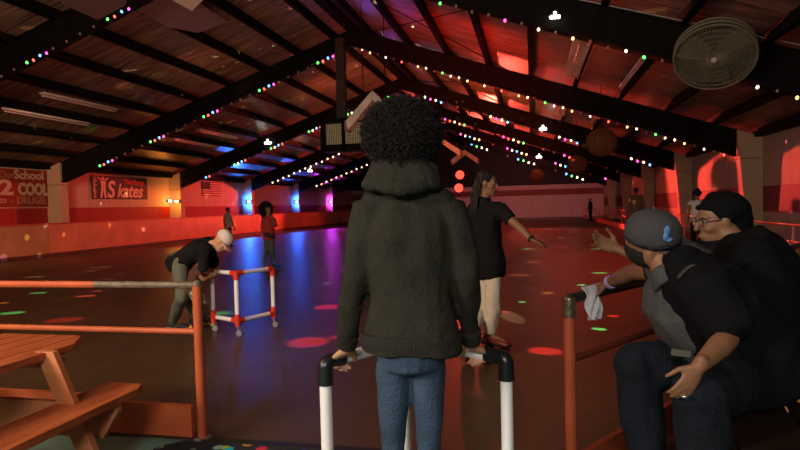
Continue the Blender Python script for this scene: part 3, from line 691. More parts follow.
def head(b, c, f, u, s=1, ears=True):
    c = V(c); f = V(f).normalized(); u = (V(u)-f*V(u).dot(f)).normalized(); r = f.cross(u)
    q = Matrix((r, f, u)).transposed()
    def E(o, rr): b.sph(c+r*(o[0]*s)+f*(o[1]*s)+u*(o[2]*s), tuple(x*s for x in rr), q, 18, 12)
    E((0, -.012, .035), (.076, .094, .088)); E((0, .012, -.005), (.068, .078, .085)); E((0, .028, -.060), (.050, .056, .052)); E((0, .062, -.092), (.026, .022, .022))
    E((0, .072, .030), (.055, .022, .016)); E((.036, .058, -.022), (.024, .026, .024)); E((-.036, .058, -.022), (.024, .026, .024))
    b.loft([c+(f*.088+u*.018)*s, c+(f*.106-u*.016)*s, c+(f*.104-u*.026)*s], [(.009*s, .009*s), (.013*s, .012*s), (.017*s, .010*s)], r, 10, rnd=.8)
    E((0, .086, -.053), (.024, .012, .0065)); E((0, .084, -.064), (.021, .012, .0075))
    if ears:
        for e in (-1, 1): E((e*.076, -.004, .0), (.010, .020, .031)); E((e*.074, .0, -.024), (.008, .012, .012))
    return r, f, u
def eyes(par, c, f, u, s=1):
    f = V(f).normalized(); u = (V(u)-f*V(u).dot(f)).normalized(); r = f.cross(u)
    for e in (-1, 1):
        p = V(c)+(r*e*.031+f*.073+u*.010)*s; o = MB().sph(p, (.0115*s,)*3).build('eye', M_eye, par)
        MB().sph(p+f*.0095*s, (.0055*s,)*3).build('iris', M_iris, o)
        mb = MB(); mb.loft([p+(f*.012+u*.018-r*e*.016)*s, p+(f*.016+u*.022)*s, p+(f*.008+u*.016+r*e*.018)*s], [.0025*s, .0035*s, .002*s], None, 6); mb.build('eyebrow', M_hair, par)
def shoe(b, an, toe, s=1, w=.045):
    "shoe volume from heel below the ankle to the toe"
    an = V(an); toe = V(toe); d = (toe-an); d.z = 0; d.normalize(); gz = toe.z; r = d.cross(Zv)
    heel = V((an.x, an.y, 0))-d*.055*s; tp = heel+d*.27*s
    pts = [heel+Zv*(gz+.035*s), heel+d*.06*s+Zv*(gz+.042*s), heel+d*.14*s+Zv*(gz+.036*s), heel+d*.20*s+Zv*(gz+.028*s), heel+d*.25*s+Zv*(gz+.022*s)]
    b.loft(pts, [(w*.75*s, .035*s), (w*.85*s, .042*s), (w*.95*s, .036*s), (w*1.05*s, .028*s), (w*.85*s, .021*s)], r, 14, rnd=.7)
    b.loft([heel+d*.055*s+Zv*(gz+.05*s), an+Zv*.035*s], [(.042*s, .05*s), (.044*s, .046*s)], r, 12)
    return heel, d, r
def footwear(par, an, toe, s, mt, sole, name='shoe', skate=False, wheel=None, vox=.006):
    base = toe[2]
    b = MB(); heel, d, r = shoe(b, an, toe, s); o = remeshed(b, name, mt, par, vox, 2)
    sb = MB(); hz = heel+Zv*base
    sb.loft([hz+d*(-.02)*s+Zv*.006*s, hz+d*.06*s+Zv*.006*s, hz+d*.15*s+Zv*.006*s, hz+d*.21*s+Zv*.006*s, hz+d*.265*s+Zv*.008*s], [(.03*s, .009*s), (.038*s, .009*s), (.040*s, .009*s), (.048*s, .009*s), (.03*s, .009*s)], r, 14, sq=.7)
    sb.build('sole', sole, o)
    if skate:
        for k in (.035, .20):
            MB().bar(hz+d*k*s-r*.035*s-Zv*.03*s, hz+d*k*s+r*.035*s-Zv*.03*s, .035*s, .04*s).build('truck', M_house, o, smooth=False)
            for e in (-1, 1):
                p = hz+d*k*s+r*(e*.045*s)-Zv*.045*s; MB().cyl(p-r*.016*s, p+r*.016*s, .029*s, n=16).build('wheel', wheel, o)
    return o
def lp(a, b, t): return V(a)*(1-t)+V(b)*t
def person(label, J, skin, top=None, bottom=None, vox=.01, s=1, name='person', group=None, hl=None, hr=None, face=True):
    "J: joints in world space. keys head, f, u, neck, chest, waist, pelvis, side, shl, ell, wrl, shr, elr, wrr, hpl, knl, anl, tol, hpr, knr, anr, tor"
    g = J['pelvis']; t = thing(name, label, 'person', (g[0], g[1], min(J['anl'][2], J['anr'][2])-.1), group)
    sd = V(J['side']).normalized(); b = MB()
    wd = J.get('wide', 1)*s
    def torso(bb, o, low=0, top_=True, flare=0):
        pe, wa, ch, ne = V(J['pelvis']), V(J['waist']), V(J['chest']), V(J['neck'])
        dn = (pe-wa).normalized(); shm = (V(J['shl'])+V(J['shr']))/2
        pts = [pe+dn*((.015 if bb is b else .06)*s+low), pe, lp(pe, wa, .5), wa, lp(wa, ch, .55), ch, lp(ch, shm, .7), lp(shm, ne, .35)]
        rr = [(.155, .115), (.168, .122), (.155, .108), (.140, .098), (.158, .110), (.168, .112), (.160, .090), (.085, .062)]
        rr = [((a*(J.get('hip', 1) if bb is b and i < 3 else 1)+flare*(1 if i < 3 else 0))*wd+o, (c_+flare*(1 if i < 3 else 0))*s*J.get('deep', 1)+o) for i, (a, c_) in enumerate(rr)]
        bb.loft(pts, rr, sd, 20, rnd=.25, sq=.88)
    torso(b, -.026 if top else 0)
    ct = .84 if top and top.get('sl', 1.95) > 1 else 1; cu = .84 if top else 1; cb = (.82 if bottom else 1)*J.get('leg', 1); lg = J.get('leg', 1)
    nk = V(J['neck']); hd = V(J['head'])
    b.loft([nk-(hd-nk).normalized()*.03*s, nk, lp(nk, hd, .7)], [.062*s, .056*s, .054*s], sd, 14)
    head(b, hd, J['f'], J['u'], s*J.get('hs', 1))
    for k, e in (('l', -1), ('r', 1)):
        S_, E_, W_ = V(J['sh'+k]), V(J['el'+k]), V(J['wr'+k])
        b.sph(S_, .056*s*cu); b.loft([S_, lp(S_, E_, .5), E_], [.052*s*cu, .046*s*ct, .038*s*ct], None, 14, rnd=.8)
        b.loft([E_, lp(E_, W_, .3), W_], [.038*s*ct, .040*s*ct, .025*s], None, 14, rnd=.8)
        hh = hl if k == 'l' else hr
        if hh: hand(b, W_, hh[0], hh[1], hh[2], s*hh[4] if len(hh) > 4 else s, hh[3])
        else:
            d = (W_-E_).normalized(); hand(b, W_, d, V(J['f'])*.3-sd*e*.8-d*0, e if False else -e, s, (18, 22, 20))
        H_, K_, A_, T_ = V(J['hp'+k]), V(J['kn'+k]), V(J['an'+k]), V(J['to'+k])
        b.loft([H_, lp(H_, K_, .5), K_], [.082*s*cb, .070*s*cb, .052*s*cb], None, 14, rnd=.8)
        b.loft([K_, lp(K_, A_, .3), lp(K_, A_, .7), A_], [.052*s*cb, .053*s*cb, .040*s*cb, .034*s*cb], None, 14, rnd=.8)
        b.loft([A_, V((T_.x, T_.y, T_.z+.03*s))], [.034*s, .026*s], None, 12, rnd=.8)
    bo = remeshed(b, 'body', SK[skin], t, vox, 3)
    if face: eyes(t, hd, J['f'], J['u'], s*J.get('hs', 1))
    def sleeve(bb, k, frac, o, o2=None):
        S_, E_, W_ = V(J['sh'+k]), V(J['el'+k]), V(J['wr'+k]); o2 = o if o2 is None else o2
        ch = V(J['chest']); sm = (V(J['shl'])+V(J['shr']))/2
        bb.loft([lp(S_, sm, .55), S_], [(.066*s+o, .06*s+o), .062*s+o], None, 14, rnd=.5)
        if frac <= 1:
            q = lp(S_, E_, frac); bb.loft([S_, lp(S_, q, .5), q], [.062*s+o, .056*s+o2, .053*s+o2], None, 16, rnd=.15)
        else:
            q = lp(E_, W_, frac-1); bb.loft([S_, lp(S_, E_, .5), E_, lp(E_, q, .4), lp(E_, q, .93), q], [.062*s+o, .056*s+o, .050*s+o2, .047*s+o2, .037*s+o2, .030*s+o2*.7], None, 16, rnd=.15)
    if top:
        bb = MB(); torso(bb, top.get('o', .014), top.get('low', .05), flare=top.get('flare', 0))
        for k in ('l', 'r'): sleeve(bb, k, top.get('sl', 1.95), top.get('o', .014), top.get('o2'))
        bb.loft([nk-(hd-nk).normalized()*.06*s, lp(nk, hd, top.get('collar', .1))], [.09*s, .062*s+.008], sd, 16)
        to_ = remeshed(bb, top.get('name', 'shirt'), top['m'], t, max(vox, .009*s), 4, top.get('wr', (.010, 9)))
    if bottom:
        bb = MB(); o = bottom.get('o', .010); pe = V(J['pelvis']); up_ = (V(J['waist'])-pe).normalized()
        hp_ = J.get('hip', 1); bb.loft([pe-up_*(.07 if hp_ == 1 else .055)*s, pe, pe+up_*.08*s], [(.15*wd*hp_+o, .115*s+o), (.168*wd*hp_+o, .122*s+o), (.158*wd*hp_+o, .112*s+o)], sd, 18, rnd=.2)
        for k in ('l', 'r'):
            H_, K_, A_ = V(J['hp'+k]), V(J['kn'+k]), V(J['an'+k]); e_ = bottom.get('len', .97); A2 = lp(K_, A_, e_); lo_ = bottom.get('loose', 0)
            bb.loft([H_, lp(H_, K_, .5), K_], [.088*s*lg+o, .076*s*lg+o, .060*s*lg+o+lo_], None, 16, rnd=.5); bb.sph(K_, .062*s*lg+o+lo_)
            bb.loft([K_, lp(K_, A2, .35), lp(K_, A2, .75), A2], [.056*s*lg+o+lo_, .056*s*lg+o+lo_, .043*s*lg+o+lo_, .040*s*lg+o+lo_], None, 16, rnd=.12)
        remeshed(bb, bottom.get('name', 'trousers'), bottom['m'], t, max(vox, .009*s), 3, bottom.get('wr', (.008, 12)))
    return t
def curls(c, rx, ry, rz, n, r, ln, seed=1, keep=None, basis=None):
    "many short springy curls rooted on an ellipsoid"
    rnd = random.Random(seed); mb = MB(); c = V(c); q = basis
    for i in range(n):
        z = rnd.uniform(-1, 1); a = rnd.uniform(0, 2*pi); k = math.sqrt(1-z*z); d = V((k*cos(a), k*sin(a), z))
        if keep and not keep(d): continue
        loc = V((d.x*rx, d.y*ry, d.z*rz)); dd = V((d.x/rx, d.y/ry, d.z/rz)).normalized()
        if q is not None: loc = q @ loc; dd = q @ dd
        p = c+loc*rnd.uniform(.84, .97); x = dd.orthogonal().normalized(); y = dd.cross(x); ph = rnd.uniform(0, 6.3); hr_ = rnd.uniform(.5, 1.1)*ln*.28; L = ln*rnd.uniform(.5, 1.3)
        pts = [p+dd*(L*j/5)+x*(hr_*cos(ph+j*1.9))+y*(hr_*sin(ph+j*1.9)) for j in range(6)]
        mb.loft(pts, [r]*5+[r*.4], None, 3, cap=False)
    return mb
def afro(par, c, rx, ry, rz, n, r=.0022, ln=.03, vox=.012, amp=.02, basis=None, seed=1, keep=None, name='hair'):
    b = MB(); b.sph(c, (rx*.93, ry*.93, rz*.93), basis, 24, 16); o = remeshed(b, name, M_hair, par, vox, 1, (amp, 14))
    k = curls(c, rx*1.04, ry*1.04, rz*1.04, n, r, ln, seed, keep, basis).build('curls', M_hair, o, smooth=False)
    return o
def cv(r=0, f=0, u=0): return CR*r+CF*f+CU*u
# -- 1. hooded skater, back to the camera
cs = cv(1)
z0 = 2.2
bar = lambda E, t_: V((lp(E, WAP, t_).x, lp(E, WAP, t_).y, WH))
gl, gr = bar(WE1, .17), bar(WE2, .25)
shl, shr = P(371, 207, 2.2), P(445, 207, 2.2)
J = dict(head=P(402, 140, 2.19), f=cv(0, 1, -.1), u=cv(0, .1, 1), neck=P(405, 172, 2.2), chest=P(409, 235, 2.2), waist=P(411, 295, 2.2), pelvis=P(411, 352, 2.2), side=cs,
         shl=shl, shr=shr, ell=P(355, 275, 2.17), elr=P(466, 275, 2.17), wrl=gl+cv(.035, -.075, .055), wrr=gr+cv(-.035, -.075, .055),
         hpl=P(393, 364, 2.2), hpr=P(428, 364, 2.2), knl=P(393, 452, 2.23), knr=P(429, 452, 2.23), anl=P(393, 548, 2.2), anr=P(434, 548, 2.2))
for k in 'lr': J['to'+k] = V((J['an'+k].x, J['an'+k].y, .085))+cv(0, .16, 0)
J['wide'] = 1.0; J['leg'] = .86; J['hip'] = .86
sk = person('person seen from behind in black hooded sweatshirt and blue jeans gripping trainer', J, 'tan', vox=.0055, face=False, s=1,
   top=dict(m=cloth('hoodie_black', (.030, .029, .022), .2), o=.013, sl=1.93, low=-.10, name='hooded_sweatshirt', wr=(.013, 9), flare=.008, o2=.001),
   bottom=dict(m=mat('denim', (.062, .105, .17), .85, .2, .4, 90, col2=(.026, .045, .08), vscale=5), o=-.008, name='jeans', wr=(.004, 13)),
   hl=(cv(-.38, .55, -.42), cv(.35, -.25, -1), -1, (48, 55, 35)), hr=(cv(.38, .55, -.42), cv(-.35, -.25, -1), 1, (48, 55, 35)))
M_hood_ = cloth('hoodie_black', (.045, .042, .032))
b = MB()
hc = P(402, 176, 2.23)
b.loft([P(401, 185, 2.10), P(402, 172, 2.12), P(403, 160, 2.16)], [(.135, .035), (.115, .045), (.08, .045)], cs, 18, rnd=.5, sq=.85)
b.loft([P(371, 187, 2.12), P(378, 168, 2.15), P(388, 158, 2.2)], [(.035, .03), (.035, .03), (.03, .03)], cs, 12, rnd=.8)
b.loft([P(434, 185, 2.12), P(430, 170, 2.15), P(420, 160, 2.2)], [(.03, .03), (.035, .03), (.03, .03)], cs, 12, rnd=.8)
b.loft([P(364, 185, 2.115), P(383, 188, 2.08), P(402, 189, 2.065), P(421, 186, 2.08), P(436, 181, 2.115)], [.016, .024, .03, .024, .016], None, 12, rnd=.8)
b.loft([P(405, 200, 2.18), P(404, 172, 2.19)], [(.11, .07), (.075, .07)], cs, 16, rnd=.3)
remeshed(b, 'hood', M_hood_, sk, .008, 4, (.006, 16))
b = MB(); b.loft([P(411, 332, 2.2), P(411, 339, 2.2), P(411, 347, 2.2)], [(.186, .132), (.194, .142), (.184, .134)], cs, 24, sq=.88)
b.build('waistband', mat('rib_knit', (.030, .029, .024), .95, .1, .6, 200, stretch=(1, 1, .05)), sk)
afro(sk, P(402, 134, 2.19), .122, .125, .108, 8000, .0018, .036, .010, .030)
b = curls(P(399, 160, 2.14), .07, .04, .05, 700, .0021, .03, 5); b.build('curls', M_hair, sk, smooth=False)
for k in 'lr':
    footwear(sk, J['an'+k], J['to'+k], 1, mat('skate_boot_tan', (.30, .2, .12), .5), M_house, 'roller_skate', True, mat('wheel_orange', (.8, .25, .05), .4), .008)
    bb = MB(); W_ = V(J['wr'+k]); E_ = V(J['el'+k]); bb.loft([lp(E_, W_, .80), lp(E_, W_, .955)], [.043, .038], None, 18, rnd=.2); bb.build('cuff', MATS['rib_knit'], sk)
# -- 2. skater with braids
z = 5.62
def Q(px, py, dz=0): return P(px, py, z+dz)
fl_ = PZ(492, 353); fr_ = PZ(471, 366)
J = dict(head=Q(487, 184), f=cv(.90, -.42, -.10), u=cv(.12, 0, 1), neck=Q(484, 198, .02), chest=Q(484, 222), waist=Q(486, 245), pelvis=Q(488, 265), side=cv(.80, -.55, 0) ,
         shr=Q(474, 210, .16), shl=Q(499, 210, -.12), elr=Q(466, 240, .15), wrr=Q(470, 266, .0), ell=Q(518, 226, -.25), wrl=Q(531, 239, -.34),
         hpr=Q(483, 268, .06), hpl=Q(493, 268, -.06), knr=Q(480, 312, .0), knl=Q(493, 312, -.10), wide=.92)
J['side'] = (J['shl']-J['shr'])
J['anl'] = fl_+V((0, 0, .17))+cv(-.02, 0, 0); J['anr'] = fr_+V((0, 0, .17))+cv(0, .15, 0)
J['tol'] = V((J['anl'].x, J['anl'].y, .085))+cv(.13, -.12, 0); J['tor'] = V((J['anr'].x, J['anr'].y, .085))+cv(.12, -.1, 0)
# left and right follow the picture: l is the arm that reaches out
bd = person('person with long dark braids in black tee and cream trousers, arm stretched out', J, 'brown', vox=.009, s=1.0,
   top=dict(m=cloth('tee_black', (.010, .010, .011)), o=.024, sl=.62, low=.05, name='tee_shirt', wr=(.010, 9), o2=.014),
   bottom=dict(m=cloth('cream_trousers', (.62, .54, .42), .12), o=.006, name='trousers', loose=.010, len=.93),
   hl=(cv(.85, -.1, -.35), cv(0, .3, -1), 1, (12, 15, 15)), hr=(cv(.2, .2, -1), cv(.6, 0, 0), 1, (25, 30, 25)))
c = J['head']; f = V(J['f']).normalized(); u = V(J['u']); u = (u-f*u.dot(f)).normalized(); r = f.cross(u); q = Matrix((r, f, u)).transposed()
b = MB(); b.sph(c-f*.022+u*.040, (.084, .098, .092), q, 20, 14); ho = remeshed(b, 'hair', M_hair, bd, .008, 1)
mb = MB(); rn = random.Random(3)
for k in range(34):
    a = -1.15*pi/2+ (k/33)*pi*1.15*1.0; a = pi*(.06+.88*k/33)+pi  # around the back of the head
    root = c+r*(.078*cos(a))+f*(.088*sin(a)-.012)+u*(.04+.03*rn.random())
    pts = [c-f*.02+u*.128+r*.03*cos(a), c+r*(.07*cos(a))+f*(.075*sin(a)-.02)+u*.10, root]
    ln = rn.uniform(.26, .42)
    for j in range(1, 7):
        pts.append(root+(-Zv)*(ln*j/6)+(root-c-u*.04)*(.28*math.sin(j/6*pi*.7))-f*.05*(j/6)+V((rn.uniform(-1, 1), rn.uniform(-1, 1), 0))*.006)
    mb.loft(pts, [.006]+[.0085 if i % 2 else .007 for i in range(len(pts)-2)]+[.004], None, 6)
for k in range(9):
    a = -.9+.225*k; pts = [c+(r*(.08*math.sin(a*b_))+u*(.045+.085*cos(a*.6)*math.sin((b_+.2)*1.3))+f*(.088-.15*b_)) for b_ in (0, .25, .5, .75, 1)]
    mb.loft(pts, [.006]*5, None, 6)
mb.build('braids', mat('braid_hair', (.016, .010, .008), .7, .3), bd)
mb = MB(); mb.tube([J['neck']+r*.055*cos(a)+f*(.05*math.sin(a)+.01)+u*(-.03-.07*max(0, math.sin(a))) for a in [2*pi*k/20 for k in range(21)]], .0035, 5)
mb.build('necklace', mat('gold', (.7, .5, .2), .3, metal=.8), bd)
W_ = J['wrl']; E_ = J['ell']; MB().cyl(lp(E_, W_, .93), lp(E_, W_, 1.04), .033, n=16).build('wrist_band', M_house, bd)
M_ox = mat('oxblood_leather', (.16, .03, .025), .35, .5)
for k in 'lr': footwear(bd, J['an'+k], J['to'+k], 1.05, M_ox, M_house, 'roller_skate', True, mat('wheel_dark', (.10, .03, .02), .4), .008)
# -- 3. bending man
z = 6.72
fA = PZ(176, 329); fB = PZ(196, 325)
J = dict(head=Q(221, 242, -.05), f=cv(.62, -.1, -.78), u=cv(.75, .0, .62), neck=Q(210, 245), chest=Q(200, 249), waist=Q(189, 256), pelvis=Q(180, 262), side=cv(0, 1, 0),
         shr=Q(205, 250, -.17), shl=Q(207, 243, .17), elr=Q(203, 268, -.22), ell=Q(214, 262, .12), wrr=Q(209, 272, -.28), wrl=Q(212, 271, -.05),
         hpr=Q(180, 266, -.09), hpl=Q(180, 265, .09), knr=Q(182, 297, -.12), knl=Q(188, 296, .14))
J['anr'] = fA+V((0, 0, .09))+cv(-.04, 0, 0); J['anl'] = fB+V((0, 0, .09)); J['tor'] = V((J['anr'].x, J['anr'].y, .01))+cv(.15, -.03, 0); J['tol'] = V((J['anl'].x, J['anl'].y, .01))+cv(.15, 0, 0)
he = V((SE1.x, SE1.y, .70))
J['wrr'] = he+cv(-.08, -.05, .05); J['wrl'] = he+cv(-.02, .10, .05)
bm_ = person('person bending over in black sweater, grey trousers and pale cap', J, 'tan', vox=.010, s=.92,
   top=dict(m=cloth('sweater_black', (.012, .012, .013)), o=.020, sl=1.9, low=.04, name='sweater', wr=(.012, 9), o2=.014),
   bottom=dict(m=cloth('grey_green_trousers', (.15, .155, .12), .2), o=.014, name='trousers', loose=.006),
   hl=(cv(.8, .1, -.4), cv(0, 0, -1), -1, (40, 45, 35)), hr=(cv(.8, .1, -.4), cv(0, 0, -1), 1, (40, 45, 35)))
def cap(par, c, f, u, s, m1, m2, name='cap', brim_l=.075, br=.0):
    f = V(f).normalized(); u = V(u); u = (u-f*u.dot(f)).normalized(); r = f.cross(u); c = V(c)+u*.03*s-f*.008*s
    mb = MB(); n = 24; rows = [(0, 1.0), (.03, 1.0), (.06, .94), (.085, .80), (.104, .56), (.112, .28)]
    vs = []
    for h_, k_ in rows:
        for i in range(n): a = 2*pi*i/n; vs.append(c+r*(.088*k_*cos(a)*s)+f*(.106*k_*sin(a)*s)+u*(h_+.012)*s)
    fs = [(j*n+i, j*n+(i+1) % n, (j+1)*n+(i+1) % n, (j+1)*n+i) for j in range(5) for i in range(n)]; vs.append(c+u*.126*s); fs += [(5*n+i, 5*n+(i+1) % n, 6*n) for i in range(n)]
    mb.add(vs, fs); o = mb.build(name, m1, par); md = o.modifiers.new('s', 'SOLIDIFY'); md.thickness = .004
    mb = MB(); vs = []; k = 12
    for t_ in (0, 1):
        for i in range(k+1):
            a = pi*.12+pi*.76*i/k; rr = (.088, .106) if t_ == 0 else (.088, .106+brim_l)
            dr = -.012*abs(cos(a))*t_*2-.004
            vs.append(c+r*(rr[0]*cos(a)*s*(1 if t_ == 0 else .92))+f*(rr[1]*(sin(a) if t_ == 0 else sin(a)**.6)*s)+u*(.014+dr-.01*t_+br*t_)*s)
    mb.add(vs, [(i, i+1, k+2+i, k+1+i) for i in range(k)]); b_ = mb.build('brim', m2, o); md = b_.modifiers.new('s', 'SOLIDIFY'); md.thickness = .005
    return o, r, f, u, c
cap(bm_, J['head'], J['f'], J['u'], .98, cloth('cap_pale', (.75, .66, .58), .1), cloth('cap_pink', (.72, .36, .30), .1))
for k in 'lr': footwear(bm_, J['an'+k], J['to'+k], 1.0, mat('sneaker_black', (.03, .03, .03), .6), mat('sneaker_sole', (.65, .62, .58), .6), 'shoe')
# -- 4. small child in front of the bending man
z = 6.62
fA = PZ(194, 329); fB = PZ(207, 326)
J = dict(head=Q(202, 258, .02), f=cv(.95, -.2, -.3), u=cv(.3, 0, 1), neck=Q(199, 266), chest=Q(196, 273), waist=Q(194, 281), pelvis=Q(194, 288), side=cv(0, 1, 0), hs=1.25,
         shr=Q(197, 271, -.10), shl=Q(198, 270, .10), elr=Q(203, 280, -.12), ell=Q(205, 279, .1), wrr=Q(209, 277, -.08), wrl=Q(211, 277, .05),
         hpr=Q(193, 291, -.05), hpl=Q(196, 291, .05), knr=Q(198, 303, -.08), knl=Q(204, 302, .06))
J['anr'] = fA+V((0, 0, .15)); J['anl'] = fB+V((0, 0, .15)); J['tor'] = V((J['anr'].x, J['anr'].y, .06))+cv(.09, -.05, 0); J['tol'] = V((J['anl'].x, J['anl'].y, .06))+cv(.09, -.03, 0)
M_zig = mat('patterned_leggings', (.45, .42, .36), .8, .2, col2=(.02, .02, .02), vscale=26)
kid = person('person, small child with patterned leggings crouched under the bending man', J, 'brown', vox=.008, s=.60,
   top=dict(m=cloth('child_shirt', (.12, .055, .035)), o=.012, sl=.5, low=.02, name='shirt'), bottom=dict(m=M_zig, o=.008, name='leggings', wr=(.004, 14)))
afro(kid, J['head']+cv(-.02, 0, .03), .085, .085, .08, 500, .002, .018, .01, .008)
for k in 'lr': footwear(kid, J['an'+k], J['to'+k], .68, mat('skate_blue_black', (.03, .035, .05), .5), M_house, 'roller_skate', True, mat('wheel_yellow', (.85, .45, .08), .4), .006)
# -- 5. curly haired girl in red
z = 14.1
fA = PZ(265, 270); fB = PZ(274, 269)
J = dict(head=Q(268, 210.5), f=cv(.75, -.65, -.1), u=cv(0, 0, 1), neck=Q(268, 216.5), chest=Q(268.5, 223), waist=Q(269, 230), pelvis=Q(269, 236), side=cv(.85, .5, 0),
         shr=Q(273, 219.5, -.05), shl=Q(264, 219.5, .05), elr=Q(275.5, 225.5, -.15), wrr=Q(272.5, 217.5, -.25), ell=Q(262.8, 228, .05), wrl=Q(263.5, 238, 0),
         hpr=Q(271, 238), hpl=Q(267, 238), knr=Q(272.5, 251), knl=Q(267, 251))
J['anr'] = fB+V((0, 0, .17)); J['anl'] = fA+V((0, 0, .17)); J['tor'] = V((J['anr'].x, J['anr'].y, .08))+cv(.13, -.08, 0); J['tol'] = V((J['anl'].x, J['anl'].y, .08))+cv(.04, -.14, 0)
gi = person('person with big curly dark hair in red top, grey leggings and blue skates', J, 'brown', vox=.011, s=.84,
   top=dict(m=cloth('red_top', (.42, .05, .045)), o=.014, sl=1.5, low=.03, name='top', wr=(.008, 10)), bottom=dict(m=cloth('grey_leggings', (.10, .115, .12)), o=.006, name='leggings', wr=(.004, 14)))
afro(gi, J['head']+cv(-.07, .09, .03), .145, .13, .165, 900, .005, .045, .02, .03)
b = MB(); b.loft([J['head']+cv(-.08, .09, -.05), J['head']+cv(-.10, .09, -.26)], [(.12, .09), (.07, .06)], cs, 12, rnd=.8); remeshed(b, 'hair', M_hair, gi, .02, 1, (.02, 14))
b = MB(); b.loft([Q(266, 234, -.14), Q(273, 236.5, -.16)], [(.05, .045), (.05, .045)], None, 10, rnd=.8, sq=.7); b.build('waist_bag', mat('bag_black', (.012, .012, .012), .5), gi)
for k in 'lr': footwear(gi, J['an'+k], J['to'+k], .98, mat('skate_blue', (.02, .10, .42), .45), M_house, 'roller_skate', True, mat('wheel_blue', (.03, .12, .4), .4), .010)
# -- generic standing figure
def standing(label, foot, h, fd, skin, topm, botm, sl=1.9, arms=.12, hairm='short', wide=1, vox=.02, tname='shirt', shoem=None, sk=False):
    s = h/1.75; fd = V(fd).normalized(); r = fd.cross(Zv); g = V(foot); zz = lambda k: g+Zv*(h*k)
    J = dict(head=zz(.925)+fd*.01, f=fd, u=Zv, neck=zz(.845), chest=zz(.735), waist=zz(.61), pelvis=zz(.53), side=r, wide=wide)
    for k, e in (('r', 1), ('l', -1)):
        J['sh'+k] = zz(.81)+r*e*.185*s*wide; J['el'+k] = zz(.63)+r*e*(.20*wide+arms)*s; J['wr'+k] = zz(.49)+r*e*(.20*wide+arms*1.3)*s+fd*.06*s
        J['hp'+k] = zz(.50)+r*e*.085*s; J['kn'+k] = zz(.28)+r*e*.10*s+fd*.02; J['an'+k] = zz(.055)+r*e*.10*s; J['to'+k] = zz(.008)+r*e*.11*s+fd*.14*s
    t = person(label, J, skin, vox=vox, s=s, face=False, top=dict(m=topm, o=.018, sl=sl, name=tname), bottom=dict(m=botm, o=.012, name='trousers'))
    for k in 'lr': footwear(t, J['an'+k], J['to'+k], s, shoem or M_house, M_house, 'shoe', vox=.012)
    b = MB(); c = J['head']-fd*.015*s+Zv*.04*s
    b.sph(c, (.082*s, .098*s, .088*s), Matrix((r, fd, Zv)).transposed(), 16, 10)
    if hairm == 'bun': b.sph(c+Zv*.10*s-fd*.02*s, .07*s); b.sph(c+Zv*.03*s-r*.08*s, .05*s); b.sph(c+Zv*.03*s+r*.08*s, .05*s)
    remeshed(b, 'hair', M_hair, t, .012, 2, (.006, 20))
    return t
g = PZ(229, 247)
standing('person far left in white and pink top beside the barrier, arms out', g, 1.52, cv(.7, .6, 0), 'brown', cloth('white_pink_top', (.62, .42, .42)), cloth('dark_red_trousers', (.10, .02, .02)), sl=.5, arms=.22, vox=.016)
standing('person seen from behind in tan jacket and black trousers by the right railing', (3.72, 23.0, 0), 1.86, cv(-.1, 1, 0), 'dark', cloth('tan_jacket', (.20, .15, .10)), cloth('black_trousers', (.010, .010, .010)), arms=.04, wide=1.12, vox=.018, tname='jacket')
standing('person with dark hair bun in white tank top behind the seated pair', P(697, 198, 14.6)*1.0+V((0, 0, -1.40)), 1.58, cv(.1, 1, 0), 'brown', cloth('white_tank', (.75, .72, .70), .08), cloth('black_trousers', (.01, .01, .01)), sl=.15, arms=.05, hairm='bun', vox=.014, tname='tank_top', wide=.9)
standing('person in all dark clothes far away at the end of the right railing', (4.05, 44, 0), 1.6, cv(-1, -.2, 0), 'dark', cloth('dark_jacket', (.012, .010, .010)), cloth('black_trousers', (.01, .01, .01)), arms=.02, vox=.025)
# -- seated pair at right, on a tall bench
M_dark = mat('dark_stained_plank', (.020, .008, .005), .7, .15, vary=.4, vscale=6)
def bench(a, b, h, label):
    a = V(a); b = V(b); d = (b-a).normalized(); t = thing('bench', label, 'bench', ((a.x+b.x)/2, (a.y+b.y)/2, 0))
    for o_ in (-.12, .12): q = d.cross(Zv)*o_; MB().bar(V((a.x, a.y, h-.02))+q, V((b.x, b.y, h-.02))+q, .22, .04).build('seat_plank', M_dark, t, smooth=False, bevel=.004)
    for p in (a+d*.12, b-d*.12):
        for e in (-.17, .17): q = d.cross(Zv)*e; MB().bar(V((p.x, p.y, 0))+q, V((p.x, p.y, h-.04))+q, .05, .09).build('leg', M_dark, t, smooth=False)
        MB().bar(V((p.x, p.y, h-.08))-d.cross(Zv)*.2, V((p.x, p.y, h-.08))+d.cross(Zv)*.2, .04, .08).build('crosspiece', M_dark, t, smooth=False)
    return t
bench((.86, 1.95, 0), (.98, 2.72, 0), .585, 'tall dark wooden bench under the person in grey cap')
# A: cap
M_navy = mat('dark_denim', (.010, .013, .020), .85, .15, .4, 80, vary=.35, vscale=6)
J = dict(head=P(653, 247, 2.36), f=cv(.84, -.46, -.18), u=cv(-.34, -.34, .88), neck=P(668, 270, 2.30), chest=P(686, 303, 2.33), waist=P(705, 336, 2.34), pelvis=P(732, 365, 2.34),
         side=cv(.10, -.95, .1), shr=P(698, 283, 2.14), shl=P(664, 268, 2.48), elr=P(728, 338, 2.02), wrr=P(699, 366, 1.88), ell=P(632, 272, 2.72), wrl=P(609, 283, 2.90),
         hpr=P(735, 378, 2.22), hpl=P(728, 366, 2.44), knr=P(700, 394, 1.96), knl=P(636, 366, 2.36), wide=1.08, deep=1.25, hs=1.05)
J['leg'] = 1.15; J['anr'] = P(716, 530, 2.0); J['anl'] = P(655, 500, 2.38)
J['anr'].z = .1; J['anl'].z = .1
J['tor'] = V((J['anr'].x, J['anr'].y, .02))+cv(-.15, 0, 0); J['tol'] = V((J['anl'].x, J['anl'].y, .02))+cv(-.15, .03, 0)
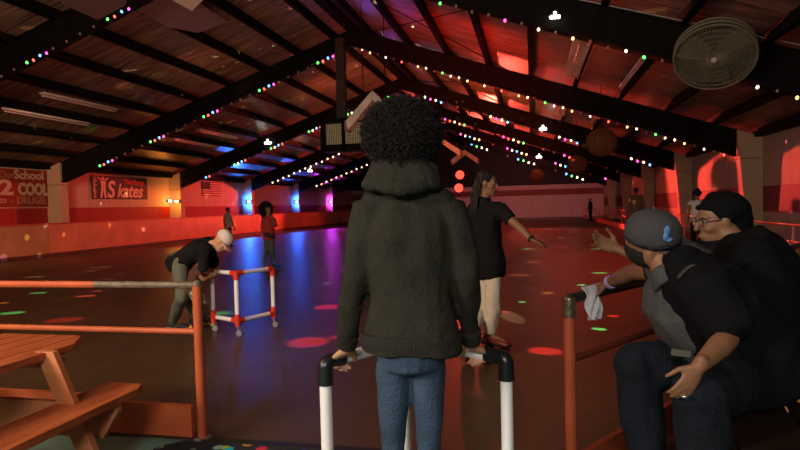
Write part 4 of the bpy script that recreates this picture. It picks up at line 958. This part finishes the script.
pa = person('person seated in grey cap, black jacket and dark jeans leaning on the rail', J, 'brown', vox=.0065, s=1.0,
   top=dict(m=cloth('tee_grey', (.075, .072, .070), .25), o=.010, sl=.2, low=.03, name='tee_shirt', wr=(.010, 10)),
   bottom=dict(m=M_navy, o=.022, name='jeans', wr=(.012, 9)),
   hl=(cv(-.6, .35, -.35), cv(-.3, .3, -1), 1, (45, 50, 30)), hr=(cv(-.52, .03, -.85), cv(-.2, .95, -.1), -1, (8, 16, 16), .84))
# open black jacket over the back and near side
b = MB(); pe, wa, ch, ne = J['pelvis'], J['waist'], J['chest'], J['neck']; bk = cv(.045, -.075, .01)
b.loft([pe+bk+cv(.03, 0, -.04), lp(pe, wa, .5)+bk*1.2, wa+bk*1.3, ch+bk*1.2, lp(ch, ne, .5)+bk*1.0, ne+bk*.9], [(.20, .155), (.20, .165), (.195, .165), (.20, .165), (.185, .145), (.115, .10)], J['side'], 20, rnd=.3)
b.loft([J['shr']+cv(0, -.02, .01), lp(J['shr'], J['elr'], .5)+cv(.01, -.01, 0), lp(J['shr'], J['elr'], .92)+cv(.012, 0, .01)], [.108, .095, .082], None, 16, rnd=.4)
b.loft([lp(J['shl'], J['shr'], .3)+cv(.03, -.02, .02), J['shl']+cv(.03, 0, .01), lp(J['shl'], J['ell'], .35)], [.10, .092, .065], None, 16, rnd=.4)
b.loft([ne+bk, lp(ne, J['head'], .30)+cv(.02, 0, 0)], [(.095, .085), (.06, .055)], J['side'], 16, rnd=.4)
remeshed(b, 'jacket', cloth('jacket_black', (.006, .006, .007), .3), pa, .009, 4, (.016, 8))
M_capg = cloth('cap_grey', (.062, .058, .064), .15)
o, r, f, u, c = cap(pa, J['head'], J['f'], J['u'], 1.02, M_capg, M_capg, brim_l=.105)
mb = MB(); rs = r*(1 if r.dot(-CF) > 0 else -1); nn = (f*.66+rs*.72+u*.12).normalized(); p0 = c+f*.058+rs*.066+u*.084; tt = nn.cross(u).normalized(); wq = Matrix((tt, nn, tt.cross(nn))).transposed()
for k, (dx, dz, rx_, rz_) in enumerate(((.0, .012, .014, .022), (.006, -.010, .012, .020), (-.008, -.026, .014, .009))): mb.sph(p0+tt*dx+u*dz-nn*(dz*.25), (rx_, .007, rz_), wq)
mb.build('badge', mat('badge_blue', (.10, .24, .50), .7), o)
hd, uu, ff = J['head'], u, f
b = MB(); q = Matrix((r, f, u)).transposed(); b.sph(hd-f*.02-u*.012, (.087, .088, .075), q); remeshed(b, 'hair', M_hair, pa, .009, 2, (.004, 25))
b = MB(); b.loft([hd+(r*.062-u*.05+f*.03), hd+(f*.075-u*.112), hd+(-r*.062-u*.05+f*.03)], [.017, .022, .017], None, 10, rnd=.8); remeshed(b, 'beard', M_hair, pa, .008, 2, (.003, 30))
W_, E_ = J['wrl'], J['ell']; mb = MB(); mb.cyl(lp(E_, W_, .86), lp(E_, W_, .97), .033, n=16); mb.build('wrist_band', mat('band_violet', (.40, .34, .62), .5), pa)
d_ = cv(-.5, -.05, -.85).normalized(); mb = MB(); mb.sph(J['wrr']+d_*.115+cv(0, -.015, .01), (.011, .011, .006)); mb.build('ring', mat('silver', (.8, .8, .75), .2, metal=.9), pa)
mb = MB(); mb.bar(P(672, 352, 2.12), P(690, 354, 2.12), .012, .022); mb.build('belt_buckle', mat('buckle', (.35, .33, .28), .35, metal=.7), pa)
for k in 'lr': footwear(pa, J['an'+k], J['to'+k], 1.05, mat('sneaker_black', (.03, .03, .03), .6), M_house, 'shoe', vox=.01)
# white cloth over the rail
def rail_pt(s_): return A+du*s_+Zv*.974
t = thing('cloth', 'crumpled white cloth held over the black rail by capped person', 'cloth', rail_pt(.25))
for sgn, ln, wd, off in ((-1, .155, .125, .17), (1, .185, .13, .275)):
    vs = []; n, m_ = 10, 12
    for j in range(m_+1):
        for i in range(n+1):
            a = i/n-.5; k = j/m_; taper = wd*(1-.75*max(0, k-.3)**1.0) if sgn < 0 else wd*(1-.65*abs(k-.35))
            side_ = nrm if sgn < 0 else -nrm
            p = rail_pt(off+a*taper+.03*sgn*k) + Zv*(.012 - ln*k) + side_*(.03*math.sin(min(1, k*4)*pi/2) + .012*math.sin(a*9+j*.6+sgn)*min(1, k*3))
            vs.append(p)
    mb = MB(); mb.add(vs, [(j*(n+1)+i, j*(n+1)+i+1, (j+1)*(n+1)+i+1, (j+1)*(n+1)+i) for j in range(m_) for i in range(n)])
    o = mb.build('fold', mat('white_cloth', (.74, .72, .74), .85, .2), t); md = o.modifiers.new('s', 'SOLIDIFY'); md.thickness = .004
    o.modifiers.move(1, 0)
# B: black head wrap, glasses
J = dict(head=P(717, 222, 2.86), f=cv(-.98, -.02, -.10), u=cv(-.10, 0, 1), neck=P(735, 242, 2.80), chest=P(760, 290, 2.66), waist=P(775, 340, 2.68), pelvis=P(778, 360, 2.74), side=cv(-.1, .95, 0),
         shr=P(745, 262, 2.82), shl=P(752, 268, 2.47), elr=P(655, 266, 2.98), wrr=P(618, 249, 3.12), ell=P(790, 335, 2.36), wrl=P(755, 362, 2.30),
         hpr=P(778, 368, 2.84), hpl=P(778, 368, 2.66), knr=P(700, 400, 2.82), knl=P(712, 402, 2.62), wide=1.05, deep=1.2, hs=1.0)
J['shr'] = P(738, 262, 2.80)
J['knr'] = P(702, 392, 2.95); J['knl'] = P(712, 396, 2.80); J['anr'] = P(751, 369, 2.44); J['anl'] = P(785, 361, 2.46)
J['tor'] = V((J['anr'].x, J['anr'].y, J['anr'].z-.085))+cv(-.02, -.15, 0); J['tol'] = V((J['anl'].x, J['anl'].y, J['anl'].z-.085))+cv(.03, -.15, .0)
M_coat = cloth('coat_black', (.005, .005, .006), .3)
pb = person('person seated in black head wrap, glasses and puffy black coat, arm out', J, 'mid', vox=.0065, s=1.0,
   top=dict(m=M_coat, o=.055, sl=1.25, low=.05, name='coat', wr=(.014, 7), o2=.032),
   bottom=dict(m=cloth('black_trousers', (.01, .01, .01)), o=.018, name='trousers'),
   hr=(cv(-.8, .1, .35), cv(-.1, -.8, .4), 1, (12, 18, 15)), hl=(cv(-.7, -.1, -.4), cv(0, .3, -1), 1, (25, 30, 25)))
c, f, u = J['head'], V(J['f']).normalized(), V(J['u']); u = (u-f*u.dot(f)).normalized(); r = f.cross(u); q = Matrix((r, f, u)).transposed()
b = MB(); b.sph(c-f*.045+u*.055, (.100, .118, .090), Matrix((r, (f+u*.30).normalized(), r.cross((f+u*.3).normalized()))).transposed(), 20, 14); b.sph(c-f*.09+u*.01, (.085, .075, .075), q)
b.loft([c+f*.062+u*.075+r*.05, c+f*.085+u*.085, c+f*.062+u*.075-r*.05], [.010, .012, .010], None, 10, rnd=.8)
b.sph(c-f*.105-u*.035, (.07, .06, .06), q)
remeshed(b, 'head_wrap', cloth('wrap_black', (.004, .004, .005)), pb, .008, 3, (.006, 18))
mb = MB()
for e in (-1, 1):
    p = c+f*.098+r*(e*.032)+u*.012; mb.tube([p+r*(.024*cos(a))+u*(.018*sin(a))-f*(.004*abs(cos(a))) for a in [2*pi*k/14 for k in range(15)]], .0022, 5)
    mb.tube([p+r*(e*.024), c+f*.02+r*(e*.08)+u*.016], .0022, 5)
mb.tube([c+f*.1-r*.008+u*.014, c+f*.1+r*.008+u*.014], .0022, 5)
mb.build('glasses', mat('glasses_frame', (.05, .03, .03), .3), pb)
b = MB(); b.loft([P(745, 250, 2.74), P(764, 243, 2.70), P(777, 248, 2.70)], [(.07, .10), (.075, .11), (.05, .08)], None, 14, rnd=.9); b.loft([P(735, 252, 2.64), P(775, 262, 2.66)], [.09, .10], None, 14, rnd=.8)
remeshed(b, 'hood', M_coat, pb, .010, 4, (.012, 9))
b = MB(); b.loft([P(772, 290, 2.66), P(796, 322, 2.68), P(798, 345, 2.70)], [.13, .13, .10], None, 16, rnd=.8); b.loft([P(738, 290, 2.76), P(742, 325, 2.76), P(752, 358, 2.74)], [.12, .13, .10], None, 16, rnd=.8)
remeshed(b, 'coat_front', M_coat, pb, .010, 4, (.02, 7))
b = MB()
for k in range(6): b.cur = k % 4; b.loft([P(786+3.2*k, 323+.5*k, 2.33), P(789+3.2*k, 331+.5*k, 2.33)], [.010, .010], None, 8, rnd=.9)
b.build('striped_cuff', [mat('cuff_blue', (.15, .25, .45), .7), mat('cuff_yellow', (.5, .42, .12), .7), mat('cuff_teal', (.12, .35, .3), .7), mat('cuff_grey', (.45, .45, .45), .7)], pb)
for k in 'lr': footwear(pb, J['an'+k], J['to'+k], 1.0, mat('skate_boot_black', (.015, .015, .015), .4), M_house, 'roller_skate', True, mat('wheel_yellow', (.85, .45, .08), .4), .01)
bench((1.32, 2.25, 0), (1.60, 3.15, 0), J['anr'].z-.19, 'low dark bench under the person in black coat')
# ---------------------------------------------------------------- moving beams of the effect lights: coloured pools on the floor
def pool(px, py, wpx, col, e=.5, src=None):
    T = PZ(px, py); src = V(src) if src else V((-2.6, max(4.5, T.y+2.0), 5.2))
    e = e*(2.2 if col is GR else 1.25); rad = wpx/2/FOC*(T-V((0, 0, CH))).dot(fw); d = (T-src).length; ang = math.degrees(2*math.atan(rad*1.0/d)); cs_ = abs((src-T).z)/d
    light('SPOT', src, T, col, e*4*pi*pi*d*d/cs_*6, .01, max(.6, ang), .6)
GR, RD, PKc, YW, WH_ = (.1, 1, .35), (1, .04, .05), (1, .22, .12), (1, .5, .1), (1, .65, .5)
for p in [(38, 293, 12, GR), (12, 313, 20, GR), (2, 303, 10, YW), (86, 296, 16, PKc), (98, 291, 9, PKc), (64, 320, 34, RD, .35), (35, 277, 13, WH_, .25), (101, 267, 14, WH_, .25), (92, 271, 12, WH_, .15),
          (120, 274, 7, YW, .4), (151, 271, 8, RD), (107, 279, 9, PKc, .35), (222, 313, 22, GR, .35), (327, 307, 28, RD, .8), (308, 342, 48, RD, .5), (362, 339, 12, RD, 1.5), (338, 337, 20, RD, .4),
          (528, 249, 11, GR, .5), (522, 302, 8, GR, 1), (505, 312, 7, RD, 1), (545, 351, 34, RD, .9), (600, 273, 13, GR, .8), (581, 285, 9, GR, 1), (571, 278, 8, RD), (563, 247, 10, PKc), (598, 249, 12, GR, .6),
          (548, 293, 14, YW, .5), (613, 316, 11, RD, 1.2), (599, 329, 14, GR, 1.2), (560, 238, 9, WH_, .5), (575, 232, 10, WH_, .5), (590, 236, 9, PKc, .5), (604, 240, 9, WH_, .5), (548, 229, 12, WH_, .6), (566, 226, 12, PKc, .5),
          (535, 262, 20, PKc, .3), (520, 275, 26, PKc, .25), (283, 285, 20, WH_, .12), (330, 237, 14, WH_, .3), (310, 242, 10, WH_, .3), (346, 232, 10, PKc, .4)]:
    pool(p[0], p[1], p[2], p[3], p[4] if len(p) > 4 else .6)
for px, py, wp, c, e in ((178, 62, 24, (1, .35, .25), 1), (124, 86, 22, (1, .45, .15), 1.2), (92, 128, 20, (.15, 1, .1), .5), (255, 75, 26, (1, .5, .12), 1.0), (285, 40, 24, (1, .4, .3), .8), (160, 75, 22, (.8, .6, .15), .6)):
    T = on_roof(px, py, .2); s_ = V((-10.5, T.y-2.5, 2.2)); d = (T-s_).length; rad = wp/2/FOC*(T-V((0, 0, CH))).dot(fw)
    light('SPOT', s_, T, c, e*260*(d/4.5)**2, .01, math.degrees(2*math.atan(rad/d)), 1)
# mirror ball: turning light thrown over the roof as small coloured flecks
def mirror_fleck(loc, power, scale, thr):
    l = bpy.data.lights.new('mirror_light', 'POINT'); l.energy = power; l.shadow_soft_size = .01; l.use_nodes = True; nt = l.node_tree; em = nt.nodes['Emission']
    tc = nt.nodes.new('ShaderNodeTexCoord'); vo = nt.nodes.new('ShaderNodeTexVoronoi'); vo.inputs['Scale'].default_value = scale
    nt.links.new(tc.outputs['Normal'], vo.inputs['Vector'])
    lt_ = nt.nodes.new('ShaderNodeMath'); lt_.operation = 'LESS_THAN'; lt_.inputs[1].default_value = thr; nt.links.new(vo.outputs['Distance'], lt_.inputs[0])
    mx = nt.nodes.new('ShaderNodeMix'); mx.data_type = 'RGBA'; mx.inputs[0].default_value = .45; nt.links.new(vo.outputs['Color'], mx.inputs[6]); mx.inputs[7].default_value = (1, .35, .12, 1)
    nt.links.new(mx.outputs[2], em.inputs['Color']); nt.links.new(lt_.outputs[0], em.inputs['Strength'])
    o = bpy.data.objects.new('mirror_light', l); COL.objects.link(o); o.location = loc
mirror_fleck((-4.6, 21.5, 4.6), 9000, 16, .13)
